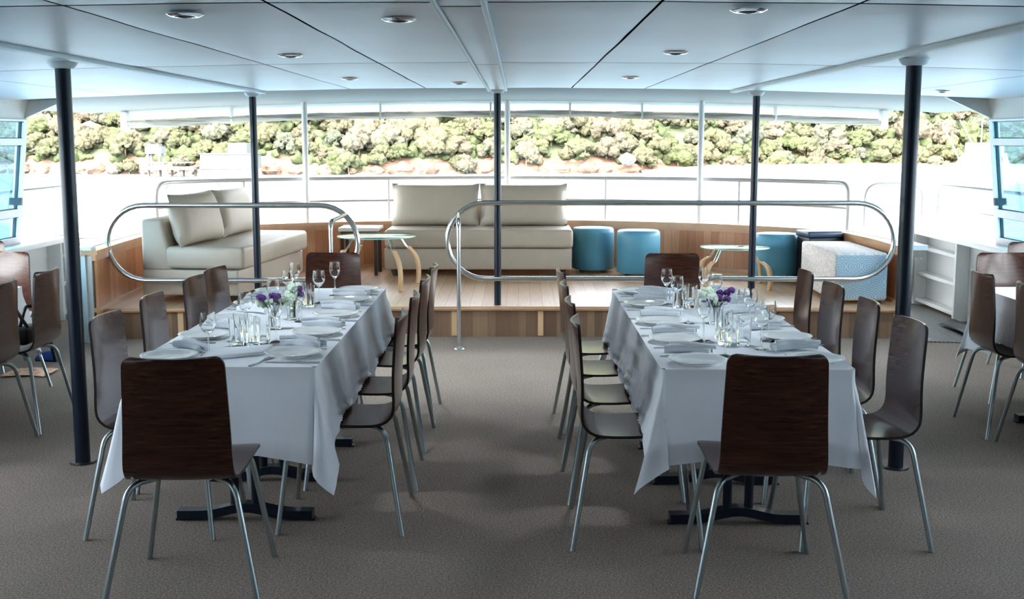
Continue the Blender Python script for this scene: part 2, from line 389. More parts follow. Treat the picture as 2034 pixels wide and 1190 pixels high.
# side walls
WY = 9.55
def side_wall(sgn, xo, tagside):
    s = sgn
    def X(x): return s*x
    def bx(bm, x0, x1, *a): box(bm, min(s*x0, s*x1), max(s*x0, s*x1), *a)
    bm = NB()
    bx(bm, xo+.02, xo+.07, -5, 11.35, 0, .70)              # outer skin
    bx(bm, xo-.16, xo+.10, -5, 11.35, .70, .745)            # ledge
    for y in (-3, -1.4, .2, 1.8, 3.4, 5.0, 6.6, 8.2, 9.35, 10.15, 11.2):
        bx(bm, xo-.10, xo+.02, y, y+.045, 0, .70)
    for y0, y1 in ((10.195, 11.2),):
        for z in (.04, .30, .55): bx(bm, xo-.08, xo+.02, y0, y1, z, z+.035)
    bx(bm, xo-.10, xo+.02, 9.0, 9.35, .0, .16)
    struct('wall_'+tagside, bm, M['white'], bevel=.004)
    # sloped wall above the windows, up to the ceiling
    bm = NB()
    for y0, y1 in ((-5, WY),):
        a = [(X(xo-.115), y0, 1.745), (X(xo-.115), y1, 1.745), (X(xo-.16), y1, zc(xo)+.02), (X(xo-.16), y0, zc(xo)+.02)]
        b = [(x+s*.07, y, z) for x, y, z in a]
        v = [bm.verts.new(p) for p in a+b]
        for f in ((0, 1, 2, 3), (4, 7, 6, 5), (0, 4, 5, 1), (1, 5, 6, 2), (2, 6, 7, 3), (3, 7, 4, 0)): bm.faces.new([v[i] for i in f])
    # corner gusset beside the aft opening
    pts = [(xo-.50, zc(xo-.5)+.01), (xo-.10, 1.75), (xo+.05, 1.75), (xo+.05, zc(xo)+.03)]
    a = [bm.verts.new((X(x), WY-.05, z)) for x, z in pts]; b = [bm.verts.new((X(x), WY, z)) for x, z in pts]
    bm.faces.new(a); bm.faces.new(b[::-1])
    for i in range(4): bm.faces.new((a[i], a[(i+1) % 4], b[(i+1) % 4], b[i]))
    struct('wall_'+tagside+'_upper', bm, M['cream'])
    # window modules, leaning in at the head
    n = 0; y1 = WY
    while y1 > -4:
        y0 = y1-1.62; n += 1
        def wp(y, z, off=0): return Vector((X(xo+.02-.115*(z-.74)/1.0+off), y, z))
        def bar(bm, ya, yb, za, zb, d=.03):
            v = [bm.verts.new(wp(y, z, o)) for o in (-d, d) for y, z in ((ya, za), (yb, za), (yb, zb), (ya, zb))]
            for f in ((0, 1, 2, 3), (4, 7, 6, 5), (0, 4, 5, 1), (1, 5, 6, 2), (2, 6, 7, 3), (3, 7, 4, 0)): bm.faces.new([v[i] for i in f])
        fr = NB()
        bar(fr, y1-.07, y1, .74, 1.75); bar(fr, y0, y0+.03, .74, 1.75)
        for za, zb in ((.74, .80), (.965, 1.03), (1.545, 1.60), (1.735, 1.75)): bar(fr, y0+.03, y1-.07, za, zb)
        w = struct('window_%d' % (n if s < 0 else n+10), fr, M['alu'])
        mm = NB(); bar(mm, y1-.86, y1-.79, 1.03, 1.545, .025); obj('mullion', mm, M['white'], w)
        for za, zb in ((.80, .965), (1.03, 1.545), (1.60, 1.735)):
            gb = NB(); v = [gb.verts.new(wp(y, z, -.004)) for y, z in ((y0+.03, za), (y1-.07, za), (y1-.07, zb), (y0+.03, zb))]; gb.faces.new(v)
            obj('glass_pane', gb, M['window_glass'] if n == 1 else (M['light_entry_pane'] if n < 4 else M['half_light_pane'] if n == 4 else M['light_cut_pane']), w)  # panes forward of the first are unseen, tinted only to steer daylight
            gk = NB()
            for a_, b_, c_, d_ in ((y1-.078, y1-.07, za, zb), (y0+.03, y1-.07, zb-.006, zb), (y0+.03, y1-.07, za, za+.006)): bar(gk, a_, b_, c_, d_, .012)
            obj('gasket', gk, M['black'], w)
        lt = NB(); bar(lt, y1-.085, y1-.055, 1.06, 1.12, .05); obj('latch', lt, M['black'], w)
        y1 = y0
side_wall(-1, 4.12, 'left'); side_wall(1, 3.93, 'right')
# forward bulkhead behind the camera
bm = NB(); box(bm, -4.3, 4.2, -5.1, -5, 0, 2.0)
struct('wall_front', bm, M['cream'])
# right aft bulwark return with handle, left locker doors
bm = NB(); box(bm, 3.64, 3.99, 11.35, 11.42, 0.0, .745); box(bm, 3.60, 3.66, 11.0, 11.42, .09, .72)
struct('wall_back_right', bm, M['white'], bevel=.01)
o = obj('grab_handle', tube(NB(), fillet([(3.70, 10.98, .50), (3.70, 10.93, .50), (3.80, 10.93, .50), (3.80, 10.93, .47)], .015), .008, 8), M['leg_steel'], smooth=True)
tag(o, 'short dark metal handle on the white bulwark beyond the right-hand doorway', 'handle')
bm = NB(); box(bm, -4.15, -3.62, 10.30, 10.35, 0, .72); box(bm, -4.18, -3.60, 10.28, 10.36, .72, .745)
struct('wall_back_left', bm, M['white'], bevel=.006)
bm = NB(); box(bm, -4.0, -3.82, 8.7, 8.75, .02, .69)
# platform
PF = 9.30
edge = [(-3.32, PF-.12), (-1.9, PF-.03), (-.2, PF+.02), (1.5, PF), (3.08, PF-.06)]
cap = [(-3.30, 8.98), (-3.36, 9.9), (-3.34, 10.75), (-2.98, 11.5), (-2.14, 12.06), (-1.1, 12.36), (-.2, 12.5), (.9, 12.36), (1.85, 12.0), (2.62, 11.45), (2.98, 10.98), (3.09, 10.2), (3.10, 9.42)]
capc = [Vector((x, y, 0)) for x, y in [(p.x, p.y) for p in crom([(x, y, 0) for x, y in cap], 8)]]
ed = [(p.x, p.y) for p in crom([(x, y, 0) for x, y in edge], 8)]
poly = ed + [(p.x, p.y) for p in reversed(capc) if p.y > 9.3]
bm = prism(NB(), poly, .215, .25)
struct('platform_deck', bm, M['deck_wood'])
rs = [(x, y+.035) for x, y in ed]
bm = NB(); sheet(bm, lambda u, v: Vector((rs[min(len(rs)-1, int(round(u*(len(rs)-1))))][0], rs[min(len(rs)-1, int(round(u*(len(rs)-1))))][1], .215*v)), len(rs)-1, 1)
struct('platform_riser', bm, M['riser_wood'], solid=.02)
bm = NB(); pts = [(x, y-.006) for x, y in ed]
tube(bm, [(x, y, .234) for x, y in pts], .0185, 8); struct('trim_5', bm, M['cap_wood'], smooth=True)
bm = NB()
for x in (-3.30, -2.72, -2.1, -1.3, -.52, .18, .87, 1.55, 2.25, 3.04):
    yy = min(rs, key=lambda p: abs(p[0]-x))[1]; box(bm, x-.022, x+.022, yy-.018, yy+.01, .01, .215)
box(bm, -3.335, -3.30, 9.20, 9.5, 0, .215)
struct('trim_6', bm, M['beech'])
# timber-lined bulwark round the platform
nrm = []
for i, p in enumerate(capc):
    t = (capc[min(i+1, len(capc)-1)]-capc[max(i-1, 0)]).normalized(); nrm.append(Vector((-t.y, t.x, 0)))
arc = [0]
for a, b in zip(capc, capc[1:]): arc.append(arc[-1]+(b-a).length)
def wallseg(name, i0, i1, z0=.0, z1=.70):
    bm = NB(); n = i1-i0
    def fn(u, v): k = i0+int(round(u*n)); return capc[k]+Vector((0, 0, z0+(z1-z0)*v))
    sheet(bm, fn, n, 3, uv=lambda u, v: (arc[i0+int(round(u*n))], v))
    def fo(u, v): k = i0+int(round(u*n)); return capc[k]+nrm[k]*.07+Vector((0, 0, z0+(z1-z0)*v))
    sheet(bm, fo, n, 1, uv=lambda u, v: (arc[i0+int(round(u*n))], v), mi=1)
    struct(name, bm, [M['wall_wood'], M['white']])
N_ = len(capc)-1
iL = min(range(N_+1), key=lambda i: (capc[i]-Vector((-2.98, 11.5, 0))).length); iR = min(range(N_+1), key=lambda i: (capc[i]-Vector((2.62, 11.45, 0))).length)
wallseg('wall_platform_left', 0, iL); wallseg('wall_back', iL, iR); wallseg('wall_platform_right', iR, N_)
def strip(name, z0, z1, o0, o1, mat, i0=0, i1=N_):
    bm = NB(); prev = None
    for i in range(i0, i1+1):
        r = [bm.verts.new(capc[i]+nrm[i]*o+Vector((0, 0, z))) for o, z in ((o0, z0), (o1, z0), (o1, z1), (o0, z1))]
        if prev:
            for k in range(4): bm.faces.new((prev[k], prev[(k+1) % 4], r[(k+1) % 4], r[k]))
        else: bm.faces.new(r)
        prev = r
    bm.faces.new(prev[::-1]); struct(name, bm, mat)
strip('trim_7', .70, .735, -.025, .10, M['cap_wood']); strip('trim_8', .655, .70, -.012, .02, M['cap_wood']); strip('trim_9', .25, .285, -.014, .02, M['cap_wood'])
strip('trim_10', .70, .74, .10, .22, M['white'])
# white end post of the left bulwark
t = thing('end_post', 'pale grey end post with dark latch at the left end of the timber bulwark', 'post', (-3.37, 9.05, 0))
obj('post_body', boxb(-.055, .045, -.05, .05, 0, .757), M['cool_panel'], t, bevel=.006)
obj('latch_plate', boxb(0, .035, -.058, -.05, .70, .735), M['grey_mat'], t)
# ------------------------------------------------------------------ awning roll under the aft soffit
bm = NB()
def roll(u, v):
    x = -4.25+8.15*u; sag = .5+.5*noise.noise(Vector((x*.9, 0, 3))); top = zc(x)+.005
    z = top-.10*v
    return Vector((x, 12.66+.03*sin(v*pi)+.01*noise.noise(Vector((x*2, v*3, 0))), z))
sheet(bm, roll, 90, 6)
struct('trim_11', bm, M['vinyl_white'], smooth=True)
bm = NB(); pts = []; rad = []
for i in range(120):
    x = -4.25+8.15*i/119; w = noise.noise(Vector((x*1.1, 2, 3)))
    pts.append((x, 12.64+.02*noise.noise(Vector((x*3, 5, 0))), zc(x)-.135+.022*w+.008*noise.noise(Vector((x*4, 0, 0)))-.014*(1 if x < -3.3 else 0))); rad.append(.034+.013*noise.noise(Vector((x*1.6, 7, 1))))
tube(bm, pts, .04, 14, radii=rad)
def flap(u, v):
    x = -4.2+8.05*u; return Vector((x, 12.60-.02*sin(v*3)+.015*noise.noise(Vector((x*3, v*2, 9))), zc(x)-.10-(.05+.03*noise.noise(Vector((x*1.5, 1, 1))))*v))
sheet(bm, flap, 100, 4)
t = thing('rolled_blind', 'long rolled clear vinyl blind strapped under the aft roof edge', 'blind', (0, 12.64, 1.8))
o = obj('vinyl_roll', bm, M['vinyl'], t, smooth=True); o.location = (0, -12.64, -1.8)
for x in (-3.08, -1.48, -.3, .55, 1.32, 2.75):
    b = boxb(x-.009, x+.009, 12.58, 12.70, zc(x)-.185, zc(x)-.01)
    o = obj('strap', b, M['cream'], t); o.location = (0, -12.64, -1.8)
for x in (3.9, -4.25):
    o = obj('end_bracket', boxb(x-.02, x+.05, 12.58, 12.7, zc(x)-.2, zc(x)-.0), M['white'], t, bevel=.01); o.location = (0, -12.64, -1.8)

# ------------------------------------------------------------------ poles and railings
def pole(x, y, z0, r, label, caps=True, rail=None):
    t = thing('support_pole', label, 'pole', (x, y, z0), group='dark support poles')
    h = zc(x)-z0
    obj('shaft', tube(NB(), [(0, 0, .0), (0, 0, h-.012)], r, 24), M['navy'], t, smooth=True)
    obj('ceiling_cap', lathe(NB(), [(r+.001, h-.035), (r+.018, h-.03), (r+.034, h-.012), (r+.036, h-.002), (0, h-.002)], 24), M['white'], t, smooth=True)
    if z0 < .1: obj('floor_flange', lathe(NB(), [(0, .01), (r+.025, .01), (r+.028, .002), (r+.028, 0)], 24), M['black'], t, smooth=True)
pole(-2.17, 5.62, 0, .036, 'dark navy pole standing on the carpet left of the left table, white ceiling cap')
pole(1.85, 5.55, 0, .036, 'dark navy pole standing on the carpet right of the right table, white ceiling cap')
PY_ = 9.43
pole(-2.13, PY_, .25, .029, 'slender dark blue pole on the platform in front of the left sofa')
pole(-.17, PY_, .25, .029, 'slender dark blue pole at the platform centre, in front of the long sofa')
pole(1.90, PY_, .25, .029, 'slender dark blue pole on the platform beside the right glass table')
for x, y, l in ((-2.20, 12.08, 'thin white roof post rising beside the left end of the back rail'), (-.12, 12.54, 'thin white roof post partly hidden behind the central dark pole'), (1.87, 12.05, 'thin white roof post rising from the back bulwark right of the blue stools')):
    o = obj('roof_post', tube(NB(), [(x, y, .735), (x, y, zc(x)+.01)], .03, 16), M['white'], smooth=True); tag(o, l, 'post', 'white roof posts')
def stadium(x0, x1, z0, z1, y, r, label, name='handrail', post=None):
    t = thing(name, label, 'handrail', ((x0+x1)/2, y, 0), group='looped steel handrails'); c = (x0+x1)/2
    Rr = (z1-z0)/2; zm = (z0+z1)/2; pts = []
    for k in range(17): a = pi/2+pi*k/16; pts.append((x0-c+Rr+Rr*cos(a), 0, zm+Rr*sin(a)))
    for k in range(1, 8): pts.append((x0-c+Rr+(x1-x0-2*Rr)*k/8, 0, z0))
    for k in range(17): a = -pi/2+pi*k/16; pts.append((x1-c-Rr+Rr*cos(a), 0, zm+Rr*sin(a)))
    for k in range(1, 8): pts.append((x1-c-Rr-(x1-x0-2*Rr)*k/8, 0, z1))
    obj('rail_loop', tube(NB(), pts, r, 14, closed=True), M['chrome'], t, smooth=True)
    if post:
        px, py, tx, tz = post
        pp = fillet([(px-c, py-y, .01), (px-c, py-y, tz-.015), (tx-c, -.0, tz)], .07, 8)
        po = obj('rail_post', tube(NB(), pp, .0165, 12), M['chrome'], t, smooth=True)
        obj('post_foot', lathe(NB(), [(0, .016), (.02, .016), (.042, .008), (.045, 0)], 20, px-c, py-y), M['chrome'], po, smooth=True)
stadium(-.575, 3.03, .47, 1.085, PY_-.053, .0215, 'long looped steel handrail in front of the centre and right of the platform', post=(-.455, 8.80, -.48, 1.0))
stadium(-3.33, -1.30, .455, 1.065, PY_-.053, .0215, 'shorter looped steel handrail in front of the left sofa', post=(-1.425, 8.80, -1.396, .99))
# aft railing following the bulwark
def railpath(i0, i1, z, off=.15): return [capc[i]+nrm[i]*off+Vector((0, 0, z)) for i in range(i0, i1+1)]
ia = min(range(N_+1), key=lambda i: (capc[i]-Vector((-3.3, 10.9, 0))).length); ib = min(range(N_+1), key=lambda i: (capc[i]-Vector((2.98, 10.98, 0))).length)
t = thing('aft_railing', 'pale grey tubular railing running above the curved timber bulwark at the stern', 'railing', (0, 12.5, .74))
def child(name, bm, mat): o = obj(name, bm, mat, t, smooth=True); o.location = (-t.location.x, -t.location.y, -t.location.z); return o
M['rail_grey'] = simple('grey_rail_paint', (.42, .41, .40), .35, .3)
top = railpath(ia, ib, 1.18)
path = fillet([top[0]+Vector((0, -.0, -.45)), top[0]+Vector((0, 0, 0))]+top[3:-3]+[top[-1], top[-1]+Vector((0, 0, -.45))], .16, 7)
child('top_rail', tube(NB(), path, .022, 12), M['rail_grey'])
child('mid_rail', tube(NB(), railpath(ia, ib, .945), .014, 8), M['rail_grey'])
for f in (.16, .33, .62, .80):
    p = top[int(f*(len(top)-1))]; child('stanchion', tube(NB(), [(p.x, p.y, .73), (p.x, p.y, 1.17)], .016, 8), M['rail_grey'])
def hoop(a, b, label, z0=.74, z1=1.16, mid=True):
    a = Vector(a); b = Vector(b)
    t = thing('side_railing', label, 'railing', ((a.x+b.x)/2, (a.y+b.y)/2, z0), group='white tubular hoops')
    o_ = Vector(t.location); a3 = Vector((a.x, a.y, 0)); b3 = Vector((b.x, b.y, 0))
    def cc(n, bm): o = obj(n, bm, M['rail_grey'], t, smooth=True); o.location = -o_
    cc('hoop', tube(NB(), fillet([a3+Vector((0, 0, z0)), a3+Vector((0, 0, z1)), b3+Vector((0, 0, z1)), b3+Vector((0, 0, z0))], .15, 8), .017, 10))
    if mid: cc('crossbar', tube(NB(), [a3+Vector((0, 0, .95)), b3+Vector((0, 0, .95))], .011, 8))
hoop((3.37, 11.35), (3.93, 11.35), 'grey tubular hoop rail behind the right front pole')
hoop((4.03, 11.2), (4.03, 9.0), 'grey tubular hoop rail on the right bulwark beside the window')
hoop((-3.62, 11.9), (-3.12, 12.25), 'grey tubular hoop rail rising beyond the left sofa')
hoop((-4.2, 11.4), (-4.2, 9.0), 'pale tubular rail along the left bulwark behind the dark pole')

# ------------------------------------------------------------------ downlights
def downlight():
    t = thing('ceiling_downlight', 'x', 'ceiling light', (0, 0, 0))
    obj('trim_ring', lathe(NB(), [(.030, -.001), (.034, -.007), (.044, -.008), (.057, -.001), (.057, 0), (.034, 0)], 28), M['bright_ring'], t, smooth=True)
    obj('lamp', lathe(NB(), [(.035, -.004), (.028, -.004), (.020, -.010), (0, -.013)], 20), M['black'], t, smooth=True)
    return t
DL = downlight()
DLP = [(-1.03, 3.67, 'white-rimmed downlight nearest the camera on the left'), (-.39, 3.87, 'small white downlight just left of the centre ceiling strip, nearer of two'),
       (-1.05, 5.45, 'white downlight over the middle of the left table'), (.69, 3.58, 'white-rimmed downlight nearest the camera on the right'),
       (.705, 5.33, 'white downlight over the middle of the right table'), (-1.074, 7.52, 'faint white downlight beyond the left table'),
       (.705, 7.46, 'faint white downlight beyond the right table'), (-.415, 8.23, 'faint white downlight left of the centre strip near the platform'),
       (3.01, 8.4, 'faint white downlight above the right-hand doorway')]
for i, (x, y, l) in enumerate(DLP):
    p = (x, y, zc(x)-.006)
    ld = bpy.data.lights.new('added_fill_spot', 'SPOT'); ld.energy = 19 if y > 7 else 9.5 if y > 5 else 1.2; ld.spot_size = R(112); ld.spot_blend = 1; ld.shadow_soft_size = .10; ld.color = (.82, .92, 1)  # added fill spot brightening tables and carpet; the fitting itself is unlit
    lo = bpy.data.objects.new('added_fill_spot', ld); COL.objects.link(lo); lo.location = (x, y, zc(x)-.03)
    if i == 0: DL.location = p; DL['label'] = l; DL['group'] = 'ceiling downlights'
    else: dup(DL, p, 0, l, 'ceiling downlights')

# ------------------------------------------------------------------ chairs
def make_chair():
    t = thing('dining_chair', 'x', 'chair')
    prof = [(-.262, .875), (-.25, .78), (-.238, .68), (-.232, .60), (-.230, .53), (-.222, .485), (-.195, .452), (-.15, .437), (-.08, .434), (0, .437), (.08, .444), (.15, .450), (.205, .450), (.245, .443)]
    P_ = crom([(0, a, b) for a, b in prof], 3); n = len(P_)-1
    def halfw(s):   # s 0 top .. 1 front edge
        w = .170+.016*min(1, s/.45)+.018*max(0, (s-.5)/.5)
        e = min(s*.80, .03); e2 = min((1-s)*.80, .035)
        if e < .03: w -= .03-math.sqrt(max(0, .03**2-(.03-e)**2))
        if e2 < .035: w -= .035-math.sqrt(max(0, .035**2-(.035-e2)**2))
        return w
    L = [0]
    for a, b in zip(P_, P_[1:]): L.append(L[-1]+(b-a).length)
    # resample densely near the ends for round corners
    ss = sorted(set([0, .004, .01, .018, .028, .04]+[.04+.92*k/34 for k in range(35)]+[.97, .98, .988, .995, 1]))
    def at(s):
        d = s*L[-1]
        for i in range(n):
            if L[i+1] >= d-1e-9:
                f = (d-L[i])/(L[i+1]-L[i]); return P_[i].lerp(P_[i+1], f)
        return P_[-1]
    nu = 12; bm = NB(); T = .0055; front = []; rear = []
    for s in ss:
        p = at(s); q = (at(min(1, s+.01))-at(max(0, s-.01))).normalized(); nn = Vector((0, -q.z, q.y))  # normal
        if nn.y < 0 and s < .4: nn = -nn
        if s >= .4 and nn.z < 0: nn = -nn
        cup = .024*max(0, 1-s/.55)+.004; hw = halfw(s)
        fr, rr = [], []
        for k in range(nu+1):
            a = k/nu*2-1; off = nn*(cup*a*a)
            fr.append(bm.verts.new(Vector((a*hw, 0, 0))+p+off+nn*T)); rr.append(bm.verts.new(Vector((a*hw, 0, 0))+p+off-nn*T))
        front.append(fr); rear.append(rr)
    for g in (front, rear):
        for i in range(len(ss)-1):
            for k in range(nu): bm.faces.new((g[i][k], g[i+1][k], g[i+1][k+1], g[i][k+1]))
    m = len(ss)-1
    for i in range(m):
        for k in (0, nu):
            f = bm.faces.new((front[i][k], front[i+1][k], rear[i+1][k], rear[i][k])); f.material_index = 1
    for i in (0, m):
        for k in range(nu): f = bm.faces.new((front[i][k], front[i][k+1], rear[i][k+1], rear[i][k])); f.material_index = 0 if i == 0 else 1
    obj('seat_shell', bm, [M['chair'], M['chair_edge']], t, smooth=True, sharp=50)
    for sx in (-1, 1):
        obj('leg', tube(NB(), fillet([(sx*.265, -.255, 0), (sx*.180, -.185, .424), (sx*.045, -.04, .424)], .06, 8), .0105, 12), M['leg_steel'], t, smooth=True)
        obj('leg', tube(NB(), fillet([(sx*.238, .255, 0), (sx*.165, .205, .433), (sx*.045, .05, .424)], .06, 8), .0105, 12), M['leg_steel'], t, smooth=True)
    obj('mounting_plate', boxb(-.06, .06, -.07, .08, .412, .432), M['black'], t, bevel=.004)
    return t
CH = make_chair(); ch_used = [False]
def chair(x, y, face, label, group, rz=0):
    # face: direction the sitter looks: '+x','-x','+y','-y'
    a = {'+y': 0, '-y': pi, '+x': -pi/2, '-x': pi/2}[face]+rz
    if not ch_used[0]:
        CH.location = (x, y, 0); CH.rotation_euler = (0, 0, a); CH['label'] = label; CH['group'] = group; ch_used[0] = True; return CH
    return dup(CH, (x, y, 0), a, label, group)
g = 'dark veneer dining chairs'
chair(-1.165, 4.04, '+y', 'dark veneer chair at the near end of the left table, back to camera', g, R(3))
chair(.88, 4.10, '+y', 'dark veneer chair at the near end of the right table, back to camera', g, R(-1))
ORD = ['nearest', 'second nearest', 'third', 'farthest']
for k, y in enumerate((4.63, 5.22, 5.83, 6.42)): chair(.475+.0*k, y, '+x', ['dark veneer chair nearest the camera on the aisle side of the right table', 'second chair from the camera on the aisle side of the right table', 'third chair from the camera on the aisle side of the right table', 'farthest chair on the aisle side of the right table'][k], g, R((-2, 1, 0, 3)[k]))
for k, y in enumerate((4.62, 5.20, 5.78, 6.36)): chair(1.345, y, '-x', ['dark veneer chair nearest the camera on the outer side of the right table, seat visible', 'second chair from the camera on the outer side of the right table', 'third chair from the camera on the outer side of the right table', 'farthest chair on the outer side of the right table'][k], g, R((3, -2, 2, -1)[k]))
for k, y in enumerate((4.80, 5.40, 6.07, 6.66)): chair(-.73, y, '-x', ['dark veneer chair nearest the camera on the aisle side of the left table', 'second chair from the camera on the aisle side of the left table', 'third chair from the camera on the aisle side of the left table', 'farthest chair on the aisle side of the left table'][k], g, R((1, 2, -1, 0)[k]))
for k, y in enumerate((4.74, 5.36, 6.05, 6.47)): chair(-1.475, y, '+x', ['dark veneer chair nearest the camera on the outer left side of the left table', 'second chair from the camera on the outer side of the left table', 'third chair from the camera on the outer side of the left table', 'farthest chair on the outer side of the left table'][k], g, R((-2, 0, -2, -6)[k]))
chair(-1.185, 7.16, '-y', 'dark veneer chair at the far end of the left table, facing camera', g)
chair(.975, 7.12, '-y', 'dark veneer chair at the far end of the right table, facing camera', g)
chair(2.775, 6.34, '+x', 'brown veneer chair at the far right table, farther of two with backs to the aisle', g, R(-2))
chair(2.80, 5.79, '+x', 'brown veneer chair cut by the right frame edge, nearer of two', g, R(0))
chair(3.10, 7.18, '-y', 'chair with bluish lit back at the far end of the right-edge table', g)
chair(3.62, 7.95, '-y', 'sunlit brown chair against the right bulwark, only its back top showing', g)
chair(-2.86, 6.42, '-x', 'brown veneer chair left of the left front pole, farther of two', g, R(0))
chair(-2.86, 5.86, '-x', 'brown veneer chair cut by the left frame edge, nearer of two', g, R(0))
chair(-3.36, 7.22, '-y', 'grey lit chair at the far end of the left-edge table', g, R(-14))
chair(-3.80, 8.00, '-y', 'chair against the left bulwark at the frame edge, mostly hidden', g, R(10))

# ------------------------------------------------------------------ tables and cloths
def make_table():
    t = thing('dining_table', 'x', 'table')
    obj('tabletop', boxb(-.355, .355, -.59, .59, .69, .718), M['dark_wood'], t, bevel=.004)
    for y in (-.28, .28):
        b = NB()
        pts = [(-.285, y, .03), (-.15, y, .034), (0, y, .062), (.15, y, .034), (.285, y, .03)]
        pts = crom(pts, 5)
        for i in range(len(pts)-1):
            p, q = pts[i], pts[i+1]
            v = [b.verts.new(r_) for r_ in ((p.x, y-.03, p.z-.024), (q.x, y-.03, q.z-.024), (q.x, y+.03, q.z-.024), (p.x, y+.03, p.z-.024), (p.x, y-.03, p.z+.014), (q.x, y-.03, q.z+.014), (q.x, y+.03, q.z+.014), (p.x, y+.03, p.z+.014))]
            for f in ((0, 3, 2, 1), (4, 5, 6, 7), (0, 1, 5, 4), (2, 3, 7, 6), (0, 4, 7, 3), (1, 2, 6, 5)):
                if (f == (0, 4, 7, 3) and i) or (f == (1, 2, 6, 5) and i < len(pts)-2): continue
                b.faces.new([v[k] for k in f])
        bmesh.ops.remove_doubles(b, verts=b.verts, dist=1e-5)
        for x in (-.28, .28): box(b, x-.014, x+.014, y-.02, y+.02, 0, .008)
        obj('foot_bar', b, M['navy'], t)
        for x in (-.045, .045): obj('column', tube(NB(), [(x, y, .06), (x, y, .69)], .019, 14), M['navy'], t, smooth=True)
    return t
TB = make_table(); TB.location = (.92, 4.995, 0); TB['label'] = 'pedestal table under the near half of the right white cloth'; TB['group'] = 'pedestal tables'
dup(TB, (.92, 6.18, 0), 0, 'pedestal table under the far half of the right white cloth')
dup(TB, (-1.155, 5.035, 0), 0, 'pedestal table under the near half of the left white cloth')
dup(TB, (-1.155, 6.22, 0), 0, 'pedestal table under the far half of the left white cloth')
dup(TB, (3.12, 6.2, 0), 0, 'pedestal table under the white cloth at the right frame edge')
dup(TB, (-3.36, 6.2, 0), 0, 'pedestal table under the white cloth at the left frame edge')
def tablecloth(x0, x1, y0, y1, z, seats, label, seed, tip=.46, ripple=()):
    # seats: dict side -> list of centre coordinates; the hem lies on the seats there
    rr = .012; loops = []
    per = []
    def seatfac(side, c):
        return max([0]+[max(0, min(1, (.28-abs(c-s))/.08)) for s in seats.get(side, [])])
    def side(p0, p1, n, nr, key, ax):
        for i in range(n):
            f = (i+.0)/(n-1); p = Vector(p0).lerp(Vector(p1), f); per.append((p, Vector(nr), key, p[ax], 0, f))
    def corner(c, a0, a1):
        for i in range(1, 12):
            f = i/12; a = a0+(a1-a0)*f; per.append((Vector(c), Vector((cos(a), sin(a), 0)), 'c', 0, 1-abs(2*f-1), f))
    nL, nS = 150, 48
    side((x0+rr, y0, 0), (x1-rr, y0, 0), nS, (0, -1, 0), 'front', 0); corner((x1-rr, y0+rr, 0), -pi/2, 0)
    side((x1, y0+rr, 0), (x1, y1-rr, 0), nL, (1, 0, 0), 'right', 1); corner((x1-rr, y1-rr, 0), 0, pi/2)
    side((x1-rr, y1, 0), (x0+rr, y1, 0), nS, (0, 1, 0), 'back', 0); corner((x0+rr, y1-rr, 0), pi/2, pi)
    side((x0, y1-rr, 0), (x0, y0+rr, 0), nL, (-1, 0, 0), 'left', 1); corner((x0+rr, y0+rr, 0), pi, 1.5*pi)
    bm = NB(); K = 16; rings = []
    for k in range(K+1):
        t = k/K; ring = []
        for (p, n, key, c, cf, f) in per:
            if key == 'c':
                d = .36+(tip-.36)*cf**1.3; off = .012+t**1.2*(.035+.075*cf) ; e = 1
                off += .012*t*sin(f*pi*4+seed)
                base = p+n*rr
                # tip folds back
                tang = Vector((-n.y, n.x, 0)); base = base+tang*(.03*t*t*sin(f*pi*2+seed))
            else:
                ed_ = min(f, 1-f)*(len([1]) and ((y1-y0) if key in ('left', 'right') else (x1-x0)))
                e = max(0, 1-ed_/.22)
                sf = seatfac(key, c)
                d = .345+.02*e+.012*noise.noise(Vector((c*2.2, seed, 0)))
                dd = d*(1-sf)+.252*sf
                w = (noise.noise(Vector((c*5.0, seed*3.1, t*.6)))*(.020 if key in ('front', 'back') else .010) + noise.noise(Vector((c*11, seed, t)))*.007)*t
                rp = 1.0 if key in ripple else .25
                w += rp*t*(.30+.7*t)*((.0045+.003*noise.noise(Vector((c*3, seed, 5))))*sin(c*150+3*sin(c*5)+seed)+.006*noise.noise(Vector((c*40, t*1.5, seed))))
                bunch = sf*max(0, t-.55)*.05*rp*(1+sin(t*60+c*20)*.35)
                off = .010+.028*t+w+.02*e*t+bunch; d = dd; base = p
            ring.append(bm.verts.new(Vector((base.x, base.y, 0))+n*max(.006, off*min(1, t*3+.1))+Vector((0, 0, z-d*t-.006*(1 if k else 0)))))
        rings.append(ring)
    n = len(per)
    for a, b in zip(rings, rings[1:]):
        for i in range(n): bm.faces.new((a[i], a[(i+1) % n], b[(i+1) % n], b[i]))
    # top
    inner = [bm.verts.new(Vector((p.x-n_.x*.02, p.y-n_.y*.02, z+.001))) for (p, n_, *_r) in per]
    for i in range(n): bm.faces.new((inner[i], inner[(i+1) % n], rings[0][(i+1) % n], rings[0][i]))
    bm.faces.new(inner)
    bmesh.ops.remove_doubles(bm, verts=bm.verts, dist=1e-5)
    o = obj('tablecloth', bm, M['cloth'], smooth=True, sharp=70, solid=.0015)
    return tag(o, label, 'tablecloth', 'white tablecloths')
ZT = .7205
tablecloth(.555, 1.29, 4.395, 6.78, ZT, {'front': [], 'left': [4.63, 5.22, 5.83, 6.42], 'right': [4.66, 5.27, 5.78, 6.32], 'back': [.975]}, 'white cloth over the right long table, laid with purple flowers', 1.3, .47, ('left',))
tablecloth(-1.522, -.79, 4.435, 6.82, ZT, {'front': [], 'right': [4.80, 5.40, 6.07, 6.66], 'left': [4.74, 5.36, 6.05, 6.47], 'back': [-1.185]}, 'white cloth over the left long table, nearest place by the folded napkin', 2.7, .48, ('right',))
